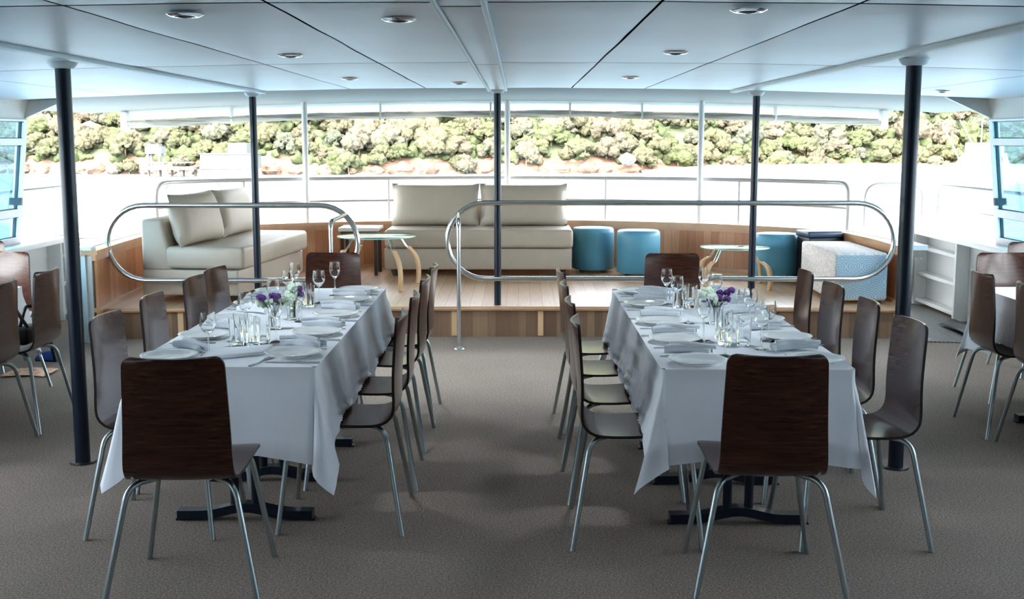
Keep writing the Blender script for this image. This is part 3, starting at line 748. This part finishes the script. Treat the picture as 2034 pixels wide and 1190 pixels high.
tablecloth(2.74, 3.50, 5.55, 6.90, ZT, {'left': [5.77, 6.29], 'back': [3.12]}, 'white cloth on the table at the right frame edge', 4.1, .45)
tablecloth(-3.74, -2.98, 5.5, 6.90, ZT, {'right': [5.80, 6.32], 'back': [-3.36]}, 'white cloth on the table at the left frame edge', 5.2, .46)
ZI = ZT+.0025
# ------------------------------------------------------------------ table ware
random.seed(3)
plate0 = obj('dinner_plate', lathe(NB(), [(0, .004), (.062, .004), (.066, .0), (.072, .0), (.075, .006), (.098, .014), (.113, .019), (.1155, .0205), (.113, .0225), (.097, .0175), (.078, .0105), (.064, .008), (0, .0075)], 40), M['plate'], smooth=True, sharp=80)
ware = []
def place(o, x, y, z, label, cat, group, rz=0, first={}):
    k = o.name.split('.')[0]
    if k not in first: first[k] = 1; r = o; r.location = (x, y, z); r.rotation_euler = (0, 0, rz)
    else: r = dup(o, (x, y, z), rz)
    r['label'] = label; r['category'] = cat; r['group'] = group; return r
SEATN = ['nearest the camera', 'second from the camera', 'third from the camera', 'fourth from the camera', 'farthest from the camera']
rows = [('aisle side of the right table', [(.704, 4.50), (.68, 4.99), (.675, 5.49), (.67, 6.08), (.68, 6.60)]),
        ('outer side of the right table', [(1.175, 4.53), (1.175, 5.05), (1.17, 5.56), (1.17, 6.09), (1.17, 6.60)]),
        ('aisle side of the left table', [(-.915, 4.65), (-.912, 5.17), (-.91, 5.71), (-.91, 6.24), (-.925, 6.66)]),
        ('outer side of the left table', [(-1.400, 4.58), (-1.395, 5.09), (-1.395, 5.56), (-1.395, 6.09), (-1.395, 6.60)])]
for side_, L_ in rows:
    for n_, (x, y) in zip(SEATN, L_): place(plate0, x, y, ZI, 'white round plate on the %s, %s' % (side_, n_), 'plate', 'dinner plates')
def napkin_mesh(seed, w=.19):
    bm = NB(); random.seed(seed)
    # loosely rolled and folded napkin lying along local x, one rolled end
    for j, (oy, oz, r) in enumerate(((-.022, .016, .018), (.014, .014, .017), (.0, .030, .015))):
        pts = []; rad = []
        for i in range(15):
            u = i/14; pts.append((-w/2+w*u+.01*j, oy+.016*sin(u*pi*1.2+j)+.004*noise.noise(Vector((u*5, j, seed))), oz+.004*sin(u*pi)))
            rad.append(r*(.62+.42*sin(pi*min(1, u*1.15+.12)))*(1+.12*noise.noise(Vector((u*7, j*3, seed)))))
        tube(bm, pts, r, 14, radii=rad)
    for v in bm.verts: v.co.z = max(.0006, v.co.z)
    return bm
nap0 = obj('folded_napkin', napkin_mesh(1), M['napkin'], smooth=True, sharp=80)
naps = [('aisle side of the right table', -.18, [(.70, 4.74), (.705, 5.23), (.705, 5.75), (.73, 6.33), (.76, 6.56)]),
        ('outer side of the right table', .25, [(1.15, 4.80), (1.11, 5.33), (1.11, 5.84), (1.13, 6.36)]),
        ('aisle side of the left table', -.1, [(-.915, 4.88), (-.915, 5.41), (-.92, 5.97), (-.93, 6.46)]),
        ('outer side of the left table', -.55, [(-1.37, 4.80), (-1.34, 5.33), (-1.34, 5.84), (-1.33, 6.36)])]
for side_, a_, L_ in naps:
    for i, (x, y) in enumerate(L_): place(nap0, x, y, ZI, 'rolled pale napkin on the %s, %s' % (side_, SEATN[i]), 'napkin', 'rolled napkins', a_+random.uniform(-.15, .15)+(pi if 'aisle side of the left' in side_ else 0))
bm = NB(); prism(bm, [(-.10, -.075), (.095, .10), (.065, .27), (-.15, .12)], .004, .020)
for v in bm.verts: v.co.z += 0
o = obj('flat_napkin', bm, M['cloth'], loc=(-1.155, 4.585, ZI-.003), bevel=.006, smooth=True); o.rotation_euler = (0, 0, R(-12))
tag(o, 'flat folded white napkin at the near end of the left table', 'napkin')
# cutlery
def fork_bm():
    b = NB(); box(b, -.0035, .0035, -.095, .035, .001, .004); box(b, -.011, .011, .035, .055, .001, .0035)
    for k in range(4): box(b, -.011+k*.0065, -.0085+k*.0065, .055, .095, .001, .003)
    box(b, -.006, .006, -.10, -.06, .001, .0045); return b
fork0 = obj('fork', fork_bm(), M['cutlery'])
def knife_bm():
    b = NB(); box(b, -.006, .006, -.11, -.02, .001, .006); prism(b, [(-.006, -.02), (.009, -.02), (.010, .08), (.004, .11), (-.006, .10)], .0015, .0035); return b
knife0 = obj('table_knife', knife_bm(), M['cutlery'])
kn = {'aisle side of the right table': 1, 'outer side of the right table': -1, 'aisle side of the left table': -1, 'outer side of the left table': 1}
for side_, L_ in rows:
    s = kn[side_]
    for n_, (x, y) in zip(SEATN, L_):
        if y-.148*s > 4.47: place(fork0, x-.01*s, y-.148*s, ZI-.001, 'steel fork on the %s, place %s' % (side_, n_), 'fork', 'table forks', -pi/2*s+.05)
        if y+.145*s > 4.47: place(knife0, x-.02*s, y+.145*s, ZI-.001, 'steel knife on the %s, place %s' % (side_, n_), 'knife', 'table knives', -pi/2*s-.04)
place(fork0, -1.02, 4.53, ZI-.001, 'steel fork at the near end of the left table beside the flat napkin', 'fork', 'table forks', -.25)
# glasses
def goblet(h, rb, rm, rt, name):
    t = thing(name, 'x', 'wine glass')
    hb = h*.50
    obj('bowl', lathe(NB(), [(.003, hb), (rb*.45, hb+.006), (rb*.85, hb+h*.10), (rm, hb+h*.22), (rm*.985, hb+h*.32), (rt, h), (rt-.0014, h), (rm*.97-.0012, hb+h*.32), (rm-.0018, hb+h*.22), (rb*.82, hb+h*.105), (rb*.4, hb+.010), (0, hb+.008)], 28), M['glass'], t, smooth=True, sharp=80)
    obj('stem', lathe(NB(), [(.0036, hb+.002), (.0032, hb*.6), (.0034, .02), (.006, .008)], 12), M['glass'], t, smooth=True)
    obj('foot', lathe(NB(), [(.006, .008), (.02, .004), (.033, .002), (.0335, 0), (0, 0)], 28), M['glass'], t, smooth=True)
    return t
wine0 = goblet(.178, .028, .0335, .029, 'wine_glass'); tulip0 = goblet(.190, .024, .0305, .0265, 'tall_wine_glass')
def tumbler():
    return obj('water_tumbler', lathe(NB(), [(0, .0), (.027, .0), (.0285, .003), (.033, .118), (.0315, .118), (.0272, .014), (0, .012)], 28), M['glass'], smooth=True, sharp=60)
tum0 = tumbler()
used = {}
def put(o, x, y, label, cat, group):
    return place(o, x, y, ZI-.001, label, cat, group, random.uniform(0, 6))
WR = [(.79, 6.16, 1, 'tall stemmed glass at the far aisle corner of the right table'), (.815, 5.93, 0, 'stemmed glass just in front of the tall far one on the right table, aisle side'),
      (.81, 5.50, 0, 'stemmed glass left of the purple flowers on the right table'), (.81, 5.03, 1, 'tall stemmed glass in front of the right flower vase'),
      (.84, 4.66, 1, 'tall stemmed glass nearest the camera on the right table'), (1.02, 4.82, 0, 'stemmed glass between the tumblers and the outer plates of the right table'),
      (1.09, 5.02, 0, 'stemmed glass at the outer side of the right table, beside the second plate'), (1.00, 6.23, 1, 'tall stemmed glass behind the right flowers'),
      (1.035, 6.05, 0, 'stemmed glass behind the right flower vase, slightly nearer'), (1.09, 5.42, 0, 'stemmed glass beside the second outer napkin of the right table')]
for x, y, k, l in WR: put(tulip0 if k else wine0, x, y, l, 'wine glass', 'stemmed glasses')
WL = [(-1.262, 4.66, 0, 'stemmed glass nearest the camera on the left table'), (-1.055, 4.98, 1, 'tall stemmed glass right of the front tumbler cluster, left table'),
      (-1.255, 5.28, 0, 'stemmed glass behind the front tumbler cluster, left table'), (-1.235, 5.80, 0, 'stemmed glass behind the purple flowers on the left table'),
      (-1.05, 5.55, 1, 'tall stemmed glass beside the left table flowers, aisle side'), (-1.07, 6.18, 0, 'stemmed glass near the far end of the left table, aisle side'),
      (-1.035, 6.50, 1, 'tall stemmed glass at the far aisle corner of the left table'), (-1.235, 6.18, 0, 'stemmed glass near the far end of the left table, outer side'),
      (-1.25, 6.46, 1, 'tall stemmed glass at the far outer corner of the left table')]
for x, y, k, l in WL: put(tulip0 if k else wine0, x, y, l, 'wine glass', 'stemmed glasses')
for (x, y), l in zip([(-1.205, 4.90), (-1.135, 4.895), (-1.175, 4.965), (-1.105, 4.965), (-1.22, 5.04)], ['front left', 'front right', 'centre', 'right rear', 'left rear']): put(tum0, x, y, 'straight water tumbler, %s of the near cluster on the left table' % l, 'tumbler', 'water tumblers')
for (x, y), l in zip([(-1.17, 6.02), (-1.10, 6.03), (-1.13, 6.10), (-1.17, 5.95)], ['left', 'right', 'rear', 'front']): put(tum0, x, y, 'straight water tumbler, %s of the far cluster on the left table' % l, 'tumbler', 'water tumblers')
for (x, y), l in zip([(.885, 4.92), (.965, 4.92), (.925, 4.99), (.90, 5.09)], ['front left', 'front right', 'centre', 'rear']): put(tum0, x, y, 'straight water tumbler, %s of the near cluster on the right table' % l, 'tumbler', 'water tumblers')
for (x, y), l in zip([(.835, 6.02), (.905, 6.04), (.87, 6.10), (1.09, 5.86)], ['left', 'right', 'rear', 'outlying']): put(tum0, x, y, 'straight water tumbler, %s of the far cluster on the right table' % l, 'tumbler', 'water tumblers')
# flowers in vases
vase0 = obj('glass_vase', lathe(NB(), [(0, 0), (.030, 0), (.032, .004), (.030, .05), (.034, .115), (.0325, .115), (.0285, .05), (.029, .01), (0, .008)], 24), M['glass'], smooth=True, sharp=60)
def posy(seed, spread, npurp):
    random.seed(seed); t = thing('flower_posy', 'x', 'flowers')
    for k in range(npurp+3):
        a = random.uniform(0, 2*pi); r = spread*random.uniform(.3, 1); hh = random.uniform(.115, .16)
        x, y = r*cos(a), r*sin(a)*.7
        obj('stem', tube(NB(), crom([(0.008*cos(a), .008*sin(a), .012), (x*.3, y*.3, .08), (x, y, hh)], 4), .0016, 6), M['green'], t)
        b = NB(); pr = .019 if k < npurp else .030
        for j in range(7):
            aa = 2*pi*j/7; c = Vector((x+.55*pr*cos(aa), y+.55*pr*sin(aa), hh+.3*pr*sin(aa*2)))
            bmesh.ops.create_icosphere(b, subdivisions=1, radius=pr*.55, matrix=Matrix.Translation(c))
        bmesh.ops.create_icosphere(b, subdivisions=1, radius=pr*.6, matrix=Matrix.Translation((x, y, hh+.006)))
        o = obj('flower_head', b, M['purple'] if k < npurp else M['pale_petal'], t, smooth=True)
        if k >= npurp: o['label'] = 'pale green flower head'
    for k in range(5):
        a = random.uniform(0, 2*pi); x, y = spread*.7*cos(a), spread*.5*sin(a)
        b = NB(); sheet(b, lambda u, v: Vector((x*(.3+.9*u)+(v-.5)*.03*sin(pi*u)*-sin(a), y*(.3+.9*u)+(v-.5)*.03*sin(pi*u)*cos(a), .105+.05*u-.03*u*u)), 6, 3)
        obj('leaf', b, M['green'], t, smooth=True)
    return t
place(vase0, .945, 5.50, ZI-.001, 'small clear glass vase holding purple flowers on the right table', 'vase', 'flower vases')
p = posy(11, .075, 9); p.location = (.945, 5.50, ZI); p['label'] = 'posy of purple and pale flowers in the vase on the right table'; p['group'] = 'flower posies'
place(vase0, -1.14, 5.34, ZI-.001, 'small clear glass vase holding purple flowers on the left table, nearer', 'vase', 'flower vases')
p = posy(12, .08, 6); p.location = (-1.14, 5.34, ZI); p['label'] = 'posy of purple and pale flowers in the nearer vase on the left table'; p['group'] = 'flower posies'
place(vase0, -1.10, 5.62, ZI-.001, 'small clear glass vase with purple flowers on the left table, farther', 'vase', 'flower vases')
p = posy(15, .06, 4); p.location = (-1.10, 5.62, ZI); p['label'] = 'small posy of purple flowers in the farther vase on the left table'; p['group'] = 'flower posies'

# ------------------------------------------------------------------ lounge furniture on the platform
def rbox(x0, x1, y0, y1, z0, z1): return boxb(x0, x1, y0, y1, z0, z1)
def make_sofa():
    t = thing('sofa', 'x', 'sofa')
    obj('base', boxb(-.925, .925, -.40, .42, .065, .275), M['leather'], t, bevel=.015)
    b = NB(); v = [(-.90, .16, .262), (-.90, .43, .262), (-.90, .43, .69), (-.90, .25, .69)]
    a = [b.verts.new(q) for q in v]; c = [b.verts.new((-q[0], q[1], q[2])) for q in v]
    b.faces.new(a); b.faces.new(c[::-1])
    for i in range(4): b.faces.new((a[i], a[(i+1) % 4], c[(i+1) % 4], c[i]))
    obj('backrest', b, M['leather'], t, bevel=.03)
    obj('seat_cushion', boxb(-.915, .935, -.45, .22, .283, .465), M['leather'], t, bevel=.035)
    for s in (-1, 1):
        o = obj('back_cushion', cushion(NB(), .90, .45, .20), M['leather'], t, smooth=True, sharp=85); o.location = (s*.452, .125, .675); o.rotation_euler = (R(-14), 0, R(s*1.5))
        for y in (-.33, .33):
            o = obj('foot', lathe(NB(), [(0, 0), (.028, 0), (.055, .067), (0, .067)], 4), M['dark_wood'], t); o.location = (s*.82, y, 0)
    return t
SF = make_sofa(); SF.location = (-.40, 11.82, .25); SF['label'] = 'long taupe leather sofa against the back bulwark behind the central pole'; SF['group'] = 'taupe leather sofas'
dup(SF, (-2.60, 10.42, .25), R(90-6), 'taupe leather sofa on the left, turned side-on to the camera')
def stool():
    t = thing('stool', 'x', 'stool')
    obj('upholstered_drum', lathe(NB(), [(0, .03), (.20, .03), (.213, .04), (.215, .40), (.21, .435), (.195, .45), (.10, .455), (0, .456)], 40), M['blue_vinyl'], t, smooth=True, sharp=60)
    for a in (.6, 2.2, 3.8, 5.4): obj('foot', lathe(NB(), [(0, 0), (.02, 0), (.022, .03), (0, .03)], 12, .15*cos(a), .15*sin(a)), M['dark_wood'], t)
    return t
ST = stool(); ST.location = (.762, 11.86, .25); ST['label'] = 'round blue stool touching the right end of the long sofa'; ST['group'] = 'round blue stools'
s2 = dup(ST, (1.19, 11.52, .25), 0, 'round blue stool in front and right of its twin beside the sofa')
s3 = dup(ST, (2.47, 11.12, .25), 0, 'round blue stool behind the small glass table on the right')
def glass_table(r, h, foot_r, label, loc, rot):
    t = thing('glass_table', label, 'side table', loc, rot, 'round glass side tables')
    o = obj('glass_top', lathe(NB(), [(0, h-.010), (r-.003, h-.010), (r, h-.008), (r, h-.002), (r-.003, h), (0, h)], 48), M['table_glass'], t, smooth=True, sharp=60)
    obj('glass_rim', lathe(NB(), [(r, h-.0095), (r+.0015, h-.005), (r, h-.0005)], 48), M['glass_edge'], o, smooth=True)
    for k in range(4):
        a = pi/4+k*pi/2; c, s = cos(a), sin(a)
        b = NB(); prof = crom([(foot_r*.74, 0, h-.115), (foot_r*.93, 0, h*.55), (foot_r*1.0, 0, h*.28), (foot_r*.98, 0, 0)], 6)
        prev = None
        for i, p in enumerate(prof):
            f = i/(len(prof)-1); w = .042-.012*f; th = .016
            q = [Vector((p.x+dx, dy, p.z)) for dx, dy in ((-w*.55, -th), (w*.55, -th), (w*.55, th), (-w*.55, th))]
            rg = [b.verts.new(Vector((v.x*c-v.y*s, v.x*s+v.y*c, v.z))) for v in q]
            if prev:
                for j in range(4): b.faces.new((prev[j], prev[(j+1) % 4], rg[(j+1) % 4], rg[j]))
            else: b.faces.new(rg)
            prev = rg
        b.faces.new(prev[::-1])
        lg = obj('leg', b, M['beech'], t, bevel=.004)
        b = NB()
        for d in (-.012, .012): tube(b, [(foot_r*.72*c-d*s, foot_r*.72*s+d*c, h-.125), (r*.66*c-d*s, r*.66*s+d*c, h-.011)], .0045, 8)
        obj('steel_bracket', b, M['chrome'], lg, smooth=True)
    return t
glass_table(.36, .47, .44, 'larger round glass table with curved beech legs between the two sofas', (-1.30, 10.62, .25), R(-10))
glass_table(.315, .37, .40, 'smaller round glass table with curved beech legs by the right platform pole', (1.98, 10.62, .25), R(-3))
t = thing('side_table', 'dark square side table with white top behind the larger glass table', 'side table', (-1.58, 11.65, .25))
obj('tabletop', boxb(-.20, .20, -.20, .20, .44, .475), M['white'], t, bevel=.005)
obj('apron', boxb(-.18, .18, -.18, .18, .37, .44), M['dark_wood'], t)
for sx in (-1, 1):
    for sy in (-1, 1): obj('leg', boxb(sx*.165-.017, sx*.165+.017, sy*.165-.017, sy*.165+.017, 0, .37), M['dark_wood'], t)
t = thing('bench', 'patterned upholstered bench, blue scallop end and white lattice side, right of the platform', 'bench', (2.80, 10.02, .25), R(0))
obj('side_panel', boxb(-.222, .215, -.555, .56, .03, .425), M['white_pattern'], t, bevel=.02)
o = obj('end_panel', boxb(-.205, .212, -.565, -.5545, .045, .405), M['blue_pattern'], t, bevel=.003); o['label'] = 'blue scallop patterned end'
for sx in (-1, 1):
    for sy in (-1, 1): obj('foot', boxb(sx*.17-.02, sx*.17+.02, sy*.48-.02, sy*.48+.02, 0, .03), M['black'], t)
t = thing('storage_cube', 'black cube table with padded dark blue lid behind the patterned bench', 'cube table', (2.80, 10.86, .25), R(10))
obj('body', boxb(-.15, .17, -.14, .14, 0, .44), M['black'], t, bevel=.01)
obj('padded_lid', boxb(-.165, .18, -.15, .15, .44, .50), simple('dark_blue_vinyl', (.03, .05, .09), .4), t, bevel=.02)
# ------------------------------------------------------------------ odds and ends on the floor
bm = NB(); prism(bm, [(3.20, 9.10), (3.85, 9.00), (3.85, 11.4), (3.32, 11.4)], .001, .010)
o = obj('doormat', bm, M['ribbed']); tag(o, 'grey ribbed rubber mat in the doorway beside the platform', 'mat')
bm = NB(); sheet(bm, lambda u, v: Vector((3.60+.24*u, 9.15+.7*v, .034+.05*sin(pi*u)*(.6+.4*sin(6*v))+.01*sin(9*u+4*v))), 10, 16)
o = obj('crumpled_mat', bm, M['grey_mat'], smooth=True, solid=.01); tag(o, 'crumpled black mat against the right bulwark at the edge of the ribbed mat', 'mat')
bm = NB(); sheet(bm, lambda u, v: Vector((-3.50+.30*u, 7.66+.26*v+.05*sin(u*3), .012+.022*(sin(5*u+3*v)**2)*sin(pi*u)*sin(pi*v))), 20, 14)
o = obj('printed_scarf', bm, M['print'], smooth=True, solid=.004); tag(o, 'orange and cream printed cloth lying on the carpet by the left-edge table', 'cloth')
t = thing('shoe', 'blue and black shoe lying on the carpet left of the left front pole', 'shoe', (-3.42, 8.28, 0), R(75))
t.scale = (.72, .72, .72)
obj('sole', prism(NB(), [(-.035, -.13), (.035, -.13), (.045, .03), (.03, .12), (-.02, .13), (-.045, .05)], 0, .02), M['black'], t, bevel=.006)
b = NB(); prev = None
for i in range(11):
    f = i/10; y = -.12+.235*f; w = .032+.012*sin(pi*f); h = .085*(1-f)**.6+.028
    rg = [b.verts.new((w*cos(a), y, .018+h*max(0, sin(a)))) for a in [pi*k/8 for k in range(9)]]
    if prev:
        for k in range(8): b.faces.new((prev[k], prev[k+1], rg[k+1], rg[k]))
    else: b.faces.new(rg)
    prev = rg
b.faces.new(prev[::-1]); obj('upper', b, M['blue_shoe'], t, smooth=True, sharp=70)
t = thing('shoulder_bag', 'black strapped bag lying on the seat of the farther left-edge chair', 'bag', (-2.77, 6.46, 0))
b = NB(); bmesh.ops.create_cube(b, size=1, matrix=Matrix.Translation((0, 0, .505)) @ Matrix.Diagonal((.07, .20, .10, 1))); obj('bag_body', b, M['black'], t, bevel=.02)
for k, pts in enumerate(([(.03, -.06, .55), (-.02, -.07, .64), (-.08, -.02, .72), (-.10, .06, .55)], [(-.02, -.05, .55), (.0, 0, .66), (.04, .04, .64), (.03, .07, .55)])): obj('strap', tube(NB(), crom(pts, 6), .010, 8), M['black'], t, smooth=True)
obj('hanging_strap', tube(NB(), crom([(.02, .09, .52), (.03, .215, .48), (.03, .24, .42), (.05, .25, .30)], 6), .012, 8), M['black'], t, smooth=True)

# ------------------------------------------------------------------ outside: water, hillside, trees, jetty, boats
WZ = -1.75
bm = NB(); sheet(bm, lambda u, v: Vector((-400+800*u, -250+380*v, WZ)), 4, 4)
struct('water', bm, M['water'])
def shore(x): return 112+6*noise.noise(Vector((x*.02, 0, 0)))+(10*max(0, (x-10)/40) if x < 50 else 10)
def hz(x, y):
    sh = shore(x)
    d = y-sh
    if d < 0: return WZ-1+.02*d, d
    rock = min(1, d/1.5)*(1.3+.7*noise.noise(Vector((x*.15, 3, 0)))) if x < 14 else min(1, d/6)*1.2
    return WZ-.3+rock+.66*max(0, d-1.2)+2.2*noise.noise(Vector((x*.05, y*.05, 2)))*min(1, d/10)+.5*noise.noise(Vector((x*.4, y*.4, 2)))*min(1, d/3), d
bm = NB()
def hf(u, v):
    x = -190+380*u; y = 104+96*v**1.3; return Vector((x, y, hz(x, y)[0]))
sheet(bm, hf, 260, 70)
struct('hillside', bm, M['hill'], smooth=True)
bm = NB()
def bf(u, v):
    x = 12+70*u; y0 = 112+10*max(0, min(1, (x-10)/40))-6*min(1, u*4); return Vector((x, y0-1+9*v, WZ-.15+.95*v))
sheet(bm, bf, 40, 4); o = obj('beach', bm, M['sand'], smooth=True); o['kind'] = 'structure'
def crown(seed):
    random.seed(seed); b = NB()
    for k in range(30):
        a = random.uniform(0, 2*pi); ph = random.uniform(-.15, 1.45); r = .72*cos(ph)*random.uniform(.7, 1); rad = random.uniform(.17, .34)
        c = Vector((r*cos(a), r*sin(a), .62+.62*sin(ph)*random.uniform(.7, 1.05)))
        bb = bmesh.ops.create_icosphere(b, subdivisions=3, radius=rad, matrix=Matrix.Translation(c))
        for v in bb['verts']:
            d = (v.co-c).normalized(); v.co += d*(.15*noise.fractal(v.co*6+Vector((seed, 0, 0)), 1.0, 2.0, 3)+.09*noise.noise(v.co*17))
            v.co.z = max(v.co.z, .2)
    return b
trees = []
for s_ in range(4):
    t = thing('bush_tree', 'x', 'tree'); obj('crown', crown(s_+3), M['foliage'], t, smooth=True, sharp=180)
    obj('trunk', tube(NB(), [(0, 0, -.4), (.03, 0, .35), (.0, .04, .8)], .05, 7), M['trunk'], t, smooth=True); trees.append(t)
random.seed(21); cnt = 0; first = [True]*4
spots = []
for row in range(9):
    d = .9+row*1.2+(row*row)*.10
    w = 53+row*1.5
    n = int(2*w/(2.15+row*.20))
    for k in range(n):
        x = -w+2*w*(k+random.uniform(.1, .9))/n; yb = shore(x)+.5
        y = yb+d+random.uniform(-1.2, 1.2)
        if row == 0 and (random.random() < .35): continue
        spots.append((x, y, random.uniform(1.15, 2.0)*(.85 if row == 0 else 1)*(1+.05*row), row))
spots = [s for s in spots if not (-30 < s[0] < -20 and s[3] < 1)]
spots = spots[:290]
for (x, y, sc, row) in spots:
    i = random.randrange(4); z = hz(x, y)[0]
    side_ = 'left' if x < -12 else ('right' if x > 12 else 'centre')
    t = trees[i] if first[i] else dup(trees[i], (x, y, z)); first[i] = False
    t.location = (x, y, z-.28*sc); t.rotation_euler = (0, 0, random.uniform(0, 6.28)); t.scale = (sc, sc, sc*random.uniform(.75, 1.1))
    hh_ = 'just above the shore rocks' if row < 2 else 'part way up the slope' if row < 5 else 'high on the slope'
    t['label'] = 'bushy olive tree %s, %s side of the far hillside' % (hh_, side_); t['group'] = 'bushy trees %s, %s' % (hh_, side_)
# scrub beyond and between
random.seed(6); tb = NB(); bmesh.ops.create_icosphere(tb, subdivisions=2, radius=1); tb.verts.index_update()
TV = [v.co.copy() for v in tb.verts]; TF = [[v.index for v in f.verts] for f in tb.faces]; tb.free()
def clumps(name, spots, mat, amp, fr):
    V = []; F = []
    for x, y, z, q in spots:
        b0 = len(V); c = Vector((x, y, z))
        for d in TV:
            p = c+d*q; k = 1+amp*noise.noise(p*fr)+amp*.6*noise.noise(p*fr*2.7); V.append(c+d*q*k)
        F += [[i+b0 for i in f] for f in TF]
    me = bpy.data.meshes.new(name); me.from_pydata(V, [], F); me.materials.append(mat)
    me.polygons.foreach_set('use_smooth', [True]*len(me.polygons)); o = bpy.data.objects.new(name, me); COL.objects.link(o); return o
random.seed(5); sp2 = []
for k in range(900):
    x = random.uniform(-150, 150); y = random.uniform(122, 190)
    if abs(x) < 72 and hz(x, y)[1] < 25: continue
    q = random.uniform(1.6, 3.0); sp2.append((x, y, hz(x, y)[0]+q*.3, q))
o = clumps('hillside_scrub', sp2, M['foliage'], .4, .9); tag(o, 'distant olive scrub covering the upper hillside', 'scrub', kind='stuff')
sp_ = []
for k in range(1900):
    x = random.uniform(-62, 62); y = shore(x)+random.uniform(1.6, 17); q = random.uniform(.3, .75); sp_.append((x, y, hz(x, y)[0]+q*.2, q))
o = clumps('hillside_undergrowth', sp_, M['foliage2'], .75, 2.2); tag(o, 'low mixed undergrowth filling the bank between the far trees', 'undergrowth', kind='stuff')
def rock(name, x, y, z, sx, sy, sz, seed, label, grp=None):
    b = NB(); bb = bmesh.ops.create_icosphere(b, subdivisions=3, radius=1)
    for v in b.verts:
        d = v.co.normalized(); q = Vector((round(d.x*1.6)/1.6, round(d.y*1.6)/1.6, round(d.z*1.6)/1.6)); v.co = d*.55+q*.42+d*.15*noise.noise(d*2+Vector((seed, 0, 0)))
        v.co = Vector((v.co.x*sx, v.co.y*sy, v.co.z*sz))
    o = obj(name, b, M['rock'], loc=(x, y, z), rz=seed, smooth=True, sharp=35); tag(o, label, 'rock', grp); return o
rock('boulder', -13.4, 114.5, 1.0, 1.4, 1.2, 1.15, 2, 'large pale boulder on the shore above the long sofa')
rock('boulder', -18.5, 113.0, -.6, .8, .9, .8, 5, 'small pale boulder at the water edge right of the boat shed')
rock('boulder', 10.5, 113.2, -.4, 1.2, .8, .6, 8, 'flat sandstone boulder at the centre-right shoreline')
rock('boulder', -42.5, 116.0, 2.4, 1.6, 1.2, .8, 4, 'pale rock ledge among the trees at the left')
rock('boulder', -34.5, 121.0, 5.2, 2.4, 1.5, .9, 7, 'pale rock outcrop among trees above the jetty')
random.seed(9)
for k in range(26):
    x = -50+64*k/26+random.uniform(-.8, .8); s_ = random.uniform(.5, 1.3)
    yb = shore(x)+.4
    rock('shore_rock', x, yb+.4, WZ+.35, s_*1.3, s_*.8, s_*.7, k+.3, 'reddish sandstone rock in the band along the far waterline', 'shoreline sandstone rocks').data.materials[0] = M['hill']
# jetty with shed
t = thing('jetty', 'timber jetty on piles reaching left from the boat shed', 'jetty', (-28.2, 104, WZ-.5))
obj('deck', boxb(-5.2, -.5, -1, 1, 1.1, 1.35), M['pier'], t)
for k in range(5):
    for y in (-.8, .8): obj('pile', tube(NB(), [(-5+1.05*k, y, -.5), (-5+1.05*k, y, 1.1)], .11, 8), M['pier'], t)
obj('railing', tube(NB(), [(-5.1, -.9, 1.75), (-.6, -.9, 1.75)], .05, 6), M['white'], t)
t = thing('signal_tower', 'small white lattice tower standing on the jetty', 'tower', (-32.3, 104, WZ+.85))
for x in (-.5, .5):
    for y in (-.5, .5): obj('post', boxb(x-.08, x+.08, y-.08, y+.08, 0, 1.15), M['tower'], t)
obj('cabin', boxb(-.72, .72, -.6, .6, 1.15, 1.75), M['tower'], t); obj('tower_roof', boxb(-.5, .5, -.5, .5, 1.75, 2.0), M['shed'], t)
t = thing('boat_shed', 'pale flat-roofed boat shed at the landward end of the jetty', 'shed', (-26.0, 105.5, WZ+.4))
obj('lower_wall', boxb(-2.3, 2.3, -1.6, 2.2, .25, 1.55), M['shed'], t); obj('upper_wall', boxb(-.2, 1.5, 0, 2, 1.62, 2.55), M['shed'], t)
obj('roof', boxb(-2.4, 2.4, -1.7, 2.3, 1.55, 1.62), M['shed'], t); obj('stone_base', boxb(-2.3, 2.3, -1.4, 2.2, -.9, .25), M['rock'], t)
for k in range(6): obj('window', boxb(-.4+.5*k, -.15+.5*k, -1.63, -1.6, .32, .62), M['black'], t)
# cruiser at the right
t = thing('motor_cruiser', 'white motor cruiser with rods and aerials moored at the right, by the window frame', 'boat', (36.6, 94, WZ), R(8))
b = NB(); hull = [(-3.4, .0), (-3.3, .9), (-1.5, 1.3), (1.5, 1.35), (4.2, 1.0), (4.2, -1.0), (1.5, -1.35), (-1.5, -1.3), (-3.3, -.9)]
a0 = [b.verts.new((x, y*.8, -.2)) for x, y in hull]; a1 = [b.verts.new((x*1.08-.2, y*1.1, 1.1)) for x, y in hull]
b.faces.new(a0[::-1]); b.faces.new(a1)
for i in range(9): b.faces.new((a0[i], a0[(i+1) % 9], a1[(i+1) % 9], a1[i]))
obj('hull', b, M['boat_white'], t)
b = NB(); v0 = [b.verts.new(p) for p in ((-1.4, -1, 1.1), (2.4, -1, 1.1), (2.4, 1, 1.1), (-1.4, 1, 1.1), (-.7, -.8, 2.2), (2.2, -.8, 2.2), (2.2, .8, 2.2), (-.7, .8, 2.2))]
for f in ((0, 3, 2, 1), (4, 5, 6, 7), (0, 1, 5, 4), (2, 3, 7, 6), (0, 4, 7, 3), (1, 2, 6, 5)): b.faces.new([v0[i] for i in f])
obj('cabin', b, M['boat_white'], t, bevel=.08); obj('flybridge', boxb(-.6, 2.0, -.7, .7, 2.2, 3.0), M['boat_white'], t, bevel=.08)
obj('cabin_window', boxb(-.2, 1.8, -.93, -.9, 1.5, 1.9), M['grey_mat'], t)
for x, tx, h in ((-1.3, -3.0, 4.6), (-.3, -1.5, 4.8), (.4, .4, 4.9), (1.3, 1.3, 4.7)): obj('aerial', tube(NB(), [(x, 0, 1.5 if tx < -2 else 2.9), (tx, 0, h)], .04, 6), M['boat_white'], t)
